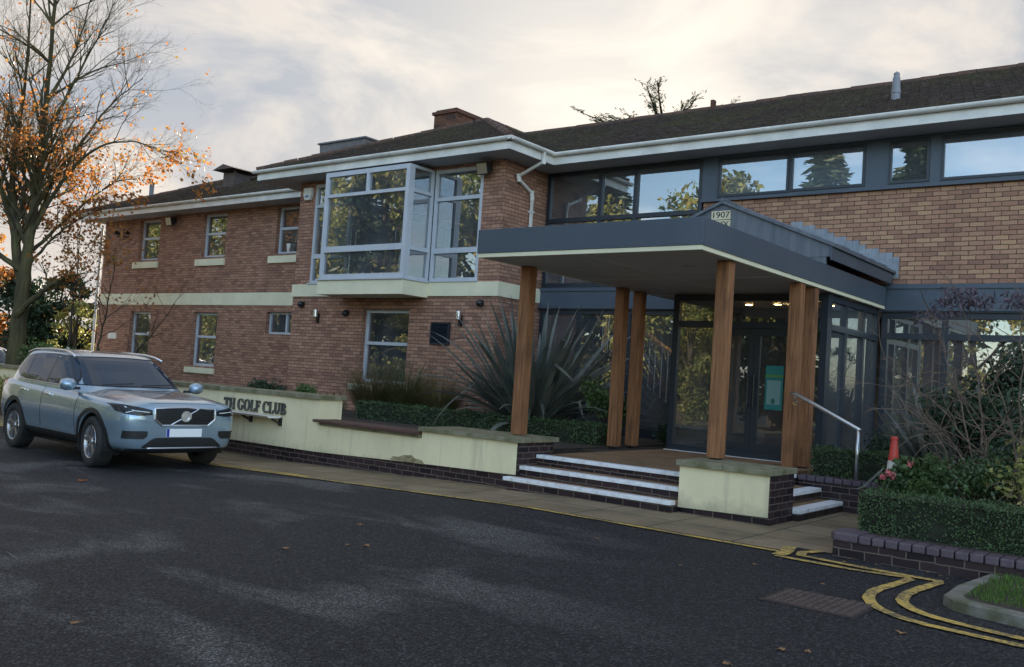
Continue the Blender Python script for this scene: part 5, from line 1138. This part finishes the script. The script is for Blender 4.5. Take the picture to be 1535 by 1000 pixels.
# trees across the drive, seen in the window glass
random.seed(50)
spots = [(-9, -13, 9, 0), (-16.8, -15.5, 15.5, 1), (-21.5, -15, 13, 0), (-28, -13, 12, 0), (-36, -16, 15, 0), (-45, -14, 16, 1), (-56, -18, 15, 0), (-66, -15, 16, 0), (-12.6, -16.5, 15, 1), (-25, -22, 15, 0), (-4, -17, 9, 0), (3, -20, 14, 1), (-51, -25, 20, 1), (-18.5, -9.8, 5.5, 0), (-33, -9.9, 6, 0), (-41, -9.6, 7, 0), (-40.5, -20, 18, 0), (-47, -17.5, 17, 0), (-60, -24, 20, 0), (-73, -20, 18, 0), (-32, -19, 16, 1), (-52, -11, 9, 0), (-62, -11, 10, 0), (-80, -13, 15, 0), (-90, -16, 17, 0), (-100, -12, 16, 0), (-112, -16, 18, 0), (-86, -8, 9, 0)]
P0 = leafy_tree('x', (0, 0, 0), 10, 3.6, LF_MID, 7000, 0, .30, lo=.08, seed=61); P1 = leafy_tree('x', (0, 0, 0), 10, 2.4, LF_DARK, 8000, 1, .42, 'conifer_tree', seed=62); P2 = leafy_tree('x', (0, 0, 0), 10, 4.2, LF_YEL, 7000, 0, .30, lo=.05, seed=63)
for i, (x, y, h, k) in enumerate(spots):
    src = P1 if k else (P2 if i in (0, 3, 10, 14, 15, 6, 21, 17, 23, 25, 27) else P0)
    o = copy_tree(src); o.location = (x, y, gz(x)-.05); o.scale = (h/10*(1 if h > 7 else 1.1),)*2+(h/10,); o.rotation_euler = (0, 0, i*1.3)
    tag(o, ('tall conifer' if k else ('yellow green broadleaf tree' if src is P2 else 'mid green broadleaf tree'))+' across the drive, reflected in the windows', 'tree', 'trees across the drive')
for p in (P0, P1, P2):
    for ch in list(p.children): bpy.data.objects.remove(ch)
    bpy.data.objects.remove(p)
# ------------------------------------------------------------------ parked car
PAINT = bpy.data.materials.new('pale_blue_car_paint'); PAINT.use_nodes = True
e = PAINT.node_tree.nodes['Principled BSDF']; e.inputs['Base Color'].default_value = (.32, .43, .53, 1); e.inputs['Metallic'].default_value = .55; e.inputs['Roughness'].default_value = .2; e.inputs['Coat Weight'].default_value = 1; e.inputs['Coat Roughness'].default_value = .04
CARGL = M('car_window_glass', (.016, .034, .058), None, .02, spec=.42)
CHROME = M('chrome_trim', (.88, .88, .90), None, .3, metal=1.0)
TRIM = M('black_car_trim', (.016, .017, .018), None, .5); GLOSSB = M('gloss_black_trim', (.008, .008, .01), None, .12)
TYRE = M('tyre_rubber', (.018, .018, .019), (.03, .029, .028), .85, ns=20.0); RIMS = M('alloy_wheel', (.52, .53, .55), None, .28, metal=.9); RIMD = M('dark_wheel_pocket', (.03, .03, .033), None, .5, metal=.5)
PLATE = M('blank_white_plate', (.92, .92, .92), None, .45); EUBLUE = M('blue_plate_band', (.01, .04, .35), None, .4)
LIGHTG = M('headlight_lens', (.02, .022, .026), None, .08, spec=.35); DRL = M('daylight_strip', (.85, .88, .92), None, .2); REDL = M('red_tail_lens', (.45, .015, .012), None, .15, coat=1.0)
car = thing('parked_car', 'pale blue compact SUV parked beside the sign wall, facing the entrance', 'car', (-12.02, 7.27, gz(-12)), rad(-3.86)); car.scale = (1.0, .97, .955)
ring = lambda W, zb, zs, zt, zc: [(0, zb), (.62*W, zb), (.90*W, zb+.035), (.968*W, zb+.17), (.966*W, .50), (1.0*W, .63), (.998*W, .77), (.975*W, zs-.10), (.945*W, zs-.015), (.88*W, zs+.02), (.70*W, zt+.004), (.50*W, zc+.004), (.34*W, zc-.010), (0, zc-.004)]
st = [(.855, .60, .40, .80, .845, .86), (.83, .73, .30, .88, .925, .94), (.76, .825, .26, .915, .965, .985), (.62, .885, .24, .935, .995, 1.02), (.35, .92, .235, .955, 1.015, 1.045), (0, .932, .235, .975, 1.03, 1.07), (-.4, .935, .235, .995, 1.05, 1.095), (-.8, .935, .235, 1.01, 1.06, 1.10), (-1.5, .935, .235, 1.03, 1.06, 1.09), (-2.2, .936, .235, 1.055, 1.08, 1.1), (-2.7, .936, .24, 1.075, 1.10, 1.12), (-3.15, .915, .27, 1.085, 1.11, 1.13), (-3.4, .875, .33, 1.08, 1.10, 1.12), (-3.52, .81, .40, 1.02, 1.06, 1.08), (-3.56, .70, .48, .94, .98, 1.0)]
mb = MB(); rows = []
for x, W_, zb, zs, zt, zc in st:
    h = ring(W_, zb, zs, zt, zc); rows.append([(x, -y, z) for y, z in h]+[(x, y, z) for y, z in h[-2:0:-1]])
n = len(rows[0]); vs = [p for r in rows for p in r]
mb.add(vs, [(i*n+j, i*n+(j+1) % n, (i+1)*n+(j+1) % n, (i+1)*n+j) for i in range(len(rows)-1) for j in range(n)]+[tuple(range(n))[::-1], tuple((len(rows)-1)*n+j for j in range(n))])
body = mb.build('body', PAINT, car, world=False, smooth=True)
md = body.modifiers.new('s', 'SUBSURF'); md.levels = 2; md.render_levels = 2
cut = MB()
for ax in (0, -2.702):
    for s in (-1, 1): cut.lathe([(0, 0), (.405, 0), (.405, .34), (0, .34)], 40, lambda a, b, h, ax=ax, s=s: (ax+a, s*(.66+h), .365+b))
me = bpy.data.meshes.new('arch_cut'); me.from_pydata(cut.v, [], cut.f); co = bpy.data.objects.new('arch_cut', me); C.objects.link(co)
bm = bmesh.new(); bm.from_mesh(me); bmesh.ops.remove_doubles(bm, verts=bm.verts, dist=1e-4); bmesh.ops.recalc_face_normals(bm, faces=bm.faces); bm.to_mesh(me); bm.free()
co.parent = car
def bake(o):
    dg = bpy.context.evaluated_depsgraph_get(); dg.update(); m_ = bpy.data.meshes.new_from_object(o.evaluated_get(dg)); o.modifiers.clear(); o.data = m_; return m_
bake(body); bm = bmesh.new(); bm.from_mesh(body.data); bmesh.ops.recalc_face_normals(bm, faces=bm.faces)
solid = BVHTree.FromBMesh(bm); bm.to_mesh(body.data); bm.free()
md = body.modifiers.new('b', 'BOOLEAN'); md.object = co; md.operation = 'DIFFERENCE'; md.solver = 'EXACT'; bake(body)
bpy.data.objects.remove(co)
body.data.materials.clear(); body.data.materials.append(PAINT)
for p in body.data.polygons: p.material_index = 0; p.use_smooth = True
mb = MB()
for ax in (0, -2.702):
    mb.box(ax-.42, ax+.42, -.655, .655, .30, .80)
    for s in (-1, 1): mb.grid([[(ax+.398*math.cos(rad(a)), s*y, .365+.398*math.sin(rad(a))) for a in range(-25, 206, 10)] for y in (.655, .905)])
mb.box(-2.4, -.3, -.7, .7, .2, .3)
mb.build('underbody', TRIM, car, world=False)
lev = [(.95, -.28, -3.47, .885), (1.06, -.44, -3.45, .868), (1.12, -.54, -3.42, .852), (1.20, -.67, -3.37, .828), (1.32, -.87, -3.28, .786), (1.44, -1.06, -3.18, .742), (1.51, -1.18, -3.11, .712), (1.555, -1.28, -3.04, .684), (1.585, -1.39, -2.97, .645), (1.605, -1.54, -2.88, .58), (1.622, -1.75, -2.72, .47), (1.632, -2.0, -2.5, .29), (1.635, -2.2, -2.35, .09)]
rows = []; NN = 72
for z, xf, xr, w in lev:
    r = []
    for k in range(NN):
        a = 2*math.pi*k/NN; ex = 2/5.5; ca, sa = math.cos(a), math.sin(a); ux = math.copysign(abs(ca)**ex, ca); uy = math.copysign(abs(sa)**ex, sa)
        cxm = (xf+xr)/2; hl = (xf-xr)/2; r.append((cxm+ux*hl, uy*w*(1-.05*max(0, ux)), z))
    rows.append(r+[r[0]])
mb = MB(); mb.grid(rows); cab = mb.build('cabin', PAINT, car, world=False, smooth=True)
bm = bmesh.new(); bm.from_mesh(cab.data); bmesh.ops.remove_doubles(bm, verts=bm.verts, dist=1e-5); bmesh.ops.recalc_face_normals(bm, faces=bm.faces)
cabin_t = BVHTree.FromBMesh(bm); bm.to_mesh(cab.data); bm.free()
def hit(o, d):
    best = None
    for t_ in (solid, cabin_t):
        q = t_.ray_cast(Vector(o), Vector(d))
        if q[0] is not None and (best is None or q[3] < best[3]): best = q
    return best
def front(y, z, off):
    q = None; g = 0
    while q is None: q = hit((3, y*(1-g), z), (-1, 0, 0)); g += .01
    n_ = q[1] if q[1].x > 0 else -q[1]; return q[0]+n_*off
def side(s): 
    def f(x, z, off):
        q = None; g = 0
        while q is None: q = hit((x+g*(-1.5-x), s*3, z), (0, -s, 0)); g += .01
        n_ = q[1] if q[1].y*s > 0 else -q[1]; return q[0]+n_*off
    return f
def lerp_poly(pl, u):
    for (a, b), (c, d) in zip(pl, pl[1:]):
        if (a <= u <= c) or (c <= u <= a): return b+(d-b)*(u-a)/(c-a) if c != a else b
    return pl[-1][1]
def patch(fn, top, bot, u0, u1, off=.004, nu=16, nv=6):
    rows = []
    for j in range(nv+1):
        r = []
        for i in range(nu+1):
            u = u0+(u1-u0)*i/nu; a, b = lerp_poly(bot, u), lerp_poly(top, u)
            r.append(fn(u, a+(b-a)*j/nv, off))
        rows.append(r)
    m_ = MB(); m_.grid(rows)
    edge = rows[0]+[r[-1] for r in rows[1:]]+rows[-1][-2::-1]+[r[0] for r in rows[-2:0:-1]]; k = len(edge)
    c = Vector((-1.3, 0, .7)); m_.add(edge+[p+(c-p).normalized()*.012 for p in edge], [(i, (i+1) % k, k+(i+1) % k, k+i) for i in range(k)]); return m_
def line(fn, pts, r, off=.001, n=6, step=.05):
    d = dens(pts, step); return MB().tube([fn(u, v, off) for u, v in d], r, n)
k_ = dict(world=False, smooth=False)
rows = []
for j_ in range(9):
    q = j_/8; hw = .775+(.652-.775)*q; z_ = 1.118+(1.518-1.118)*q; rows.append([front(hw*(i_/12-1), z_+.02*(1-(i_/12-1)**2)*q, .004) for i_ in range(25)])
m_ = MB().grid(rows); edge = rows[0]+[r[-1] for r in rows[1:]]+rows[-1][-2::-1]+[r[0] for r in rows[-2:0:-1]]; m_.build('windscreen', CARGL, car, **k_)
MB().tube([p for p in edge]+[edge[0]], .008, 6).build('screen_seal', GLOSSB, car, **k_)
for s in (-1, 1):
    f = side(s)
    zt = [(-.80, 1.135), (-1.0, 1.30), (-1.2, 1.455), (-1.4, 1.515), (-1.8, 1.535), (-2.3, 1.53), (-2.7, 1.50), (-2.95, 1.44), (-3.12, 1.36)]; zb = [(-.80, 1.10), (-1.7, 1.11), (-2.5, 1.13), (-2.75, 1.16), (-3.12, 1.325)]
    zt2 = [(a, b+.016) for a, b in zt]; zb2 = [(a, b-.018) for a, b in zb]
    sw = patch(f, zt2, zb2, -.79, -3.13, .003, 40, 6).build('window_surround', GLOSSB, car, **k_)
    for a, b in ((-.90, -1.66), (-1.74, -2.46), (-2.51, -3.07)): patch(f, zt, zb, a, b, .007, 18, 6).build('side_window', CARGL, car, **k_)
    line(f, [(-.80, 1.085), (-1.7, 1.095), (-2.5, 1.112), (-2.74, 1.14)], .006, .004).build('chrome_strip', CHROME, car, **k_)
    dz = [(-.5, .97), (-.7, 1.0), (-1.7, 1.03), (-2.6, 1.055)]; db = [(-.5, .44), (-2.2, .44), (-2.35, .60), (-2.6, .80)]
    for a, b in ((-.52, -1.675), (-1.69, -2.52)):
        dr = patch(f, dz, db, a, b, .0035, 20, 10).build('door', PAINT, car, world=False, smooth=True)
        hx = b+.20 if a > -1 else b+.14; line(f, [(hx+.09, .935 if a > -1 else .955), (hx-.09, .94 if a > -1 else .96)], .014, .022, 8, .03).build('handle', CHROME, dr, world=False)
        mbs = line(f, [(a, lerp_poly(db, a)), (a, lerp_poly(dz, a))], .004, .001)
        mbs.build('seam', TRIM, dr, world=False)
        if b < -2: line(f, [(b, lerp_poly(db, b)), (b, lerp_poly(dz, b))], .004, .001).build('seam', TRIM, dr, world=False)
    patch(f, [(-.36, .405), (-2.33, .405)], [(-.36, .262), (-2.33, .262)], -.40, -2.30, .010, 20, 3).build('sill_cladding', TRIM, car, **k_)
    for ax in (0, -2.702):
        rows = []
        for i in range(33):
            a = rad(-8+196*i/32); rows.append([f(ax+math.cos(a)*r, .365+math.sin(a)*r, .010) for r in (.412, .44, .468)])
        m_ = MB().grid(rows); inn = [Vector((r[0].x, r[0].y-s*.10, r[0].z)) for r in rows]; m_.grid([[r[0] for r in rows], inn]); ou = [r[2]-Vector((0, s*.014, 0)) for r in rows]; m_.grid([[r[2] for r in rows], ou]); m_.build('arch_trim', TRIM, car, **k_)
        w = bpy.data.objects.new('wheel', None); C.objects.link(w); w.parent = car; w.location = (ax, s*.80, .358); w.empty_display_size = .2
        if ax == 0: w.rotation_euler = (0, 0, rad(-6))
        fw = lambda a, b, h, s=s: (a, s*h, b)
        MB().lathe([(.236, -.11), (.33, -.118), (.352, -.10), (.358, -.06), (.358, .06), (.352, .10), (.335, .116), (.29, .122), (.245, .112), (.236, .10)], 40, fw).build('tyre', TYRE, w, world=False, smooth=True)
        rm = MB(); rm.mi = 0; rm.lathe([(.238, .10), (.232, .112), (.222, .106), (.212, .06)], 40, fw); rm.lathe([(0, .098), (.052, .098), (.058, .08)], 20, fw)
        for k in range(5):
            a0 = 2*math.pi*k/5+.3
            for q in (-1, 1):
                def sp(r, o, h): a = a0+q*o; return fw(r*math.cos(a), r*math.sin(a), h)
                p = [sp(.05, .10, .092), sp(.05, .75, .088), sp(.222, .08, .104), sp(.222, .30, .100)]; lo = [sp(.05, .10, .05), sp(.05, .75, .05), sp(.222, .08, .05), sp(.222, .30, .05)]
                rm.add(p+lo, [(0, 1, 3, 2), (0, 2, 6, 4), (1, 5, 7, 3), (2, 3, 7, 6)])
        rm.mi = 1; rm.lathe([(.22, .045), (.0, .045)], 30, fw); rm.build('rim', [RIMS, RIMD], w, world=False)
    mr = MB(); mr.lathe([(0, -.075), (.05, -.07), (.075, -.03), (.08, .03), (.06, .085), (.0, .10)], 14, lambda a, b, h, s=s: (-.64+b*1.25-.02*h, s*(.985+h*1.2), 1.125+a*1.15)); mm = mr.build('wing_mirror', PAINT, car, world=False, smooth=True)
    ms = MB(); ms.prism([(-.62, 1.05), (-.72, 1.05), (-.70, 1.09), (-.64, 1.09)], lambda u, v, d, s=s: (u, s*d, v), .82, .96); ms.build('stalk', TRIM, mm, world=False)
    rr = [(-1.20, s*.69, 1.525), (-1.38, s*.662, 1.578), (-1.65, s*.635, 1.61), (-2.2, s*.63, 1.622), (-2.75, s*.632, 1.60), (-2.98, s*.65, 1.545)]; MB().tube(rr, .016, 8).build('roof_rail', CHROME, car, world=False, smooth=True)
    # headlight: dark lens with a pale lying T
    sg = (lambda y, z, o, s=s: front(s*y, z, o))
    hl = patch(sg, [(.47, .862), (.6, .892), (.80, .925), (.88, .925)], [(.47, .80), (.66, .785), (.80, .80), (.88, .84)], .48, .868, .005, 18, 5).build('headlight', LIGHTG, car, **k_)
    line(sg, [(.52, .835), (.72, .852)], .006, .008).build('daylight_strip', DRL, hl, world=False); line(sg, [(.72, .852), (.80, .90)], .006, .008).build('daylight_strip', DRL, hl, world=False); line(sg, [(.72, .852), (.80, .82)], .006, .008).build('daylight_strip', DRL, hl, world=False)
    patch(sg, [(.50, .575), (.62, .58), (.84, .575)], [(.50, .55), (.57, .468), (.84, .468)], .53, .82, .005, 12, 3).build('fog_inlet', TRIM, car, **k_)
    patch(f, [(-3.24, 1.07), (-3.48, 1.07)], [(-3.24, 1.0), (-3.48, .93)], -3.25, -3.475, .006, 6, 4).build('tail_light', REDL, car, **k_)
gt = [(-.44, .885), (0, .905), (.44, .885)]; gb = [(-.44, .745), (-.34, .665), (.34, .665), (.44, .745)]
gr = patch(front, gt, gb, -.44, .44, .006, 28, 8).build('grille', TRIM, car, **k_)
line(front, [(-.445, .888), (0, .908), (.445, .888), (.447, .745), (.345, .66), (-.345, .66), (-.447, .745), (-.445, .888)], .013, .012).build('chrome_frame', CHROME, gr, world=False)
for i in range(9): z = .69+i*.023; y = .35+min(.08, max(0, (z-.665)*1.1)); line(front, [(-y, z), (y, z)], .004, .008, 5).build('slat', GLOSSB, gr, world=False)
line(front, [(-.21, .668), (.21, .895)], .009, .012).build('emblem_bar', CHROME, gr, world=False)
c = front(0, .785, .02); em = MB(); em.lathe([(.052, 0), (.054, .016), (.076, .016), (.080, 0)], 28, lambda a, b, h: (c.x+h, a, c.z+b)); em.lathe([(0, .002), (.052, .002)], 24, lambda a, b, h: (c.x+h, a, c.z+b)); em.box(c.x+.005, c.x+.012, -.042, .042, c.z-.011, c.z+.011); em.build('emblem', CHROME, gr, world=False)
c = front(0, .555, .0); MB().box(c.x+.004, c.x+.014, -.262, .262, .498, .612).build('number_plate', PLATE, car, world=False); np_ = car.children
MB().box(c.x+.0145, c.x+.016, -.262, -.225, .50, .61).build('plate_band', EUBLUE, car, world=False)
patch(front, [(-.60, .36), (-.44, .485), (.44, .485), (.60, .36)], [(-.60, .345), (.60, .345)], -.585, .585, .005, 20, 4).build('lower_intake', TRIM, car, **k_)
line(front, [(-.52, .345), (.52, .345)], .012, .012).build('skid_strip', CHROME, car, world=False)
patch(front, [(-.82, .335), (.82, .335)], [(-.82, .27), (.82, .27)], -.80, .80, .006, 28, 3).build('bumper_lip', TRIM, car, **k_)
line(front, [(-.50, .95), (-.3, .962), (.3, .962), (.5, .95)], .003, .001).build('bonnet_seam', TRIM, car, world=False)
for s in (-.32, .28): MB().tube([(-.50, s-.25, 1.145), (-.56, s+.25, 1.17)], .008, 5).build('wiper', TRIM, car, world=False)
MB().prism([(-2.95, 1.60), (-3.12, 1.59), (-3.10, 1.66)], lambda u, v, d: (u, d, v), -.012, .012).build('antenna_fin', PAINT, car, world=False)
# white car further along the drive: the same bodywork in white
WHITEP = M('white_car_paint', (.75, .76, .77), None, .3, coat=1.0)
car2 = copy_tree(car); car2.location = (-29.2, 12.1, gz(-29)-.1); car2.rotation_euler = (0, 0, rad(-14)); tag(car2, 'white car just showing at the left edge behind the yellow bush', 'car')
def repaint(o):
    for ch in o.children:
        if ch.type == 'MESH':
            for sl_ in ch.material_slots:
                if sl_.material == PAINT: sl_.link = 'OBJECT'; sl_.material = WHITEP
        repaint(ch)
repaint(car2)
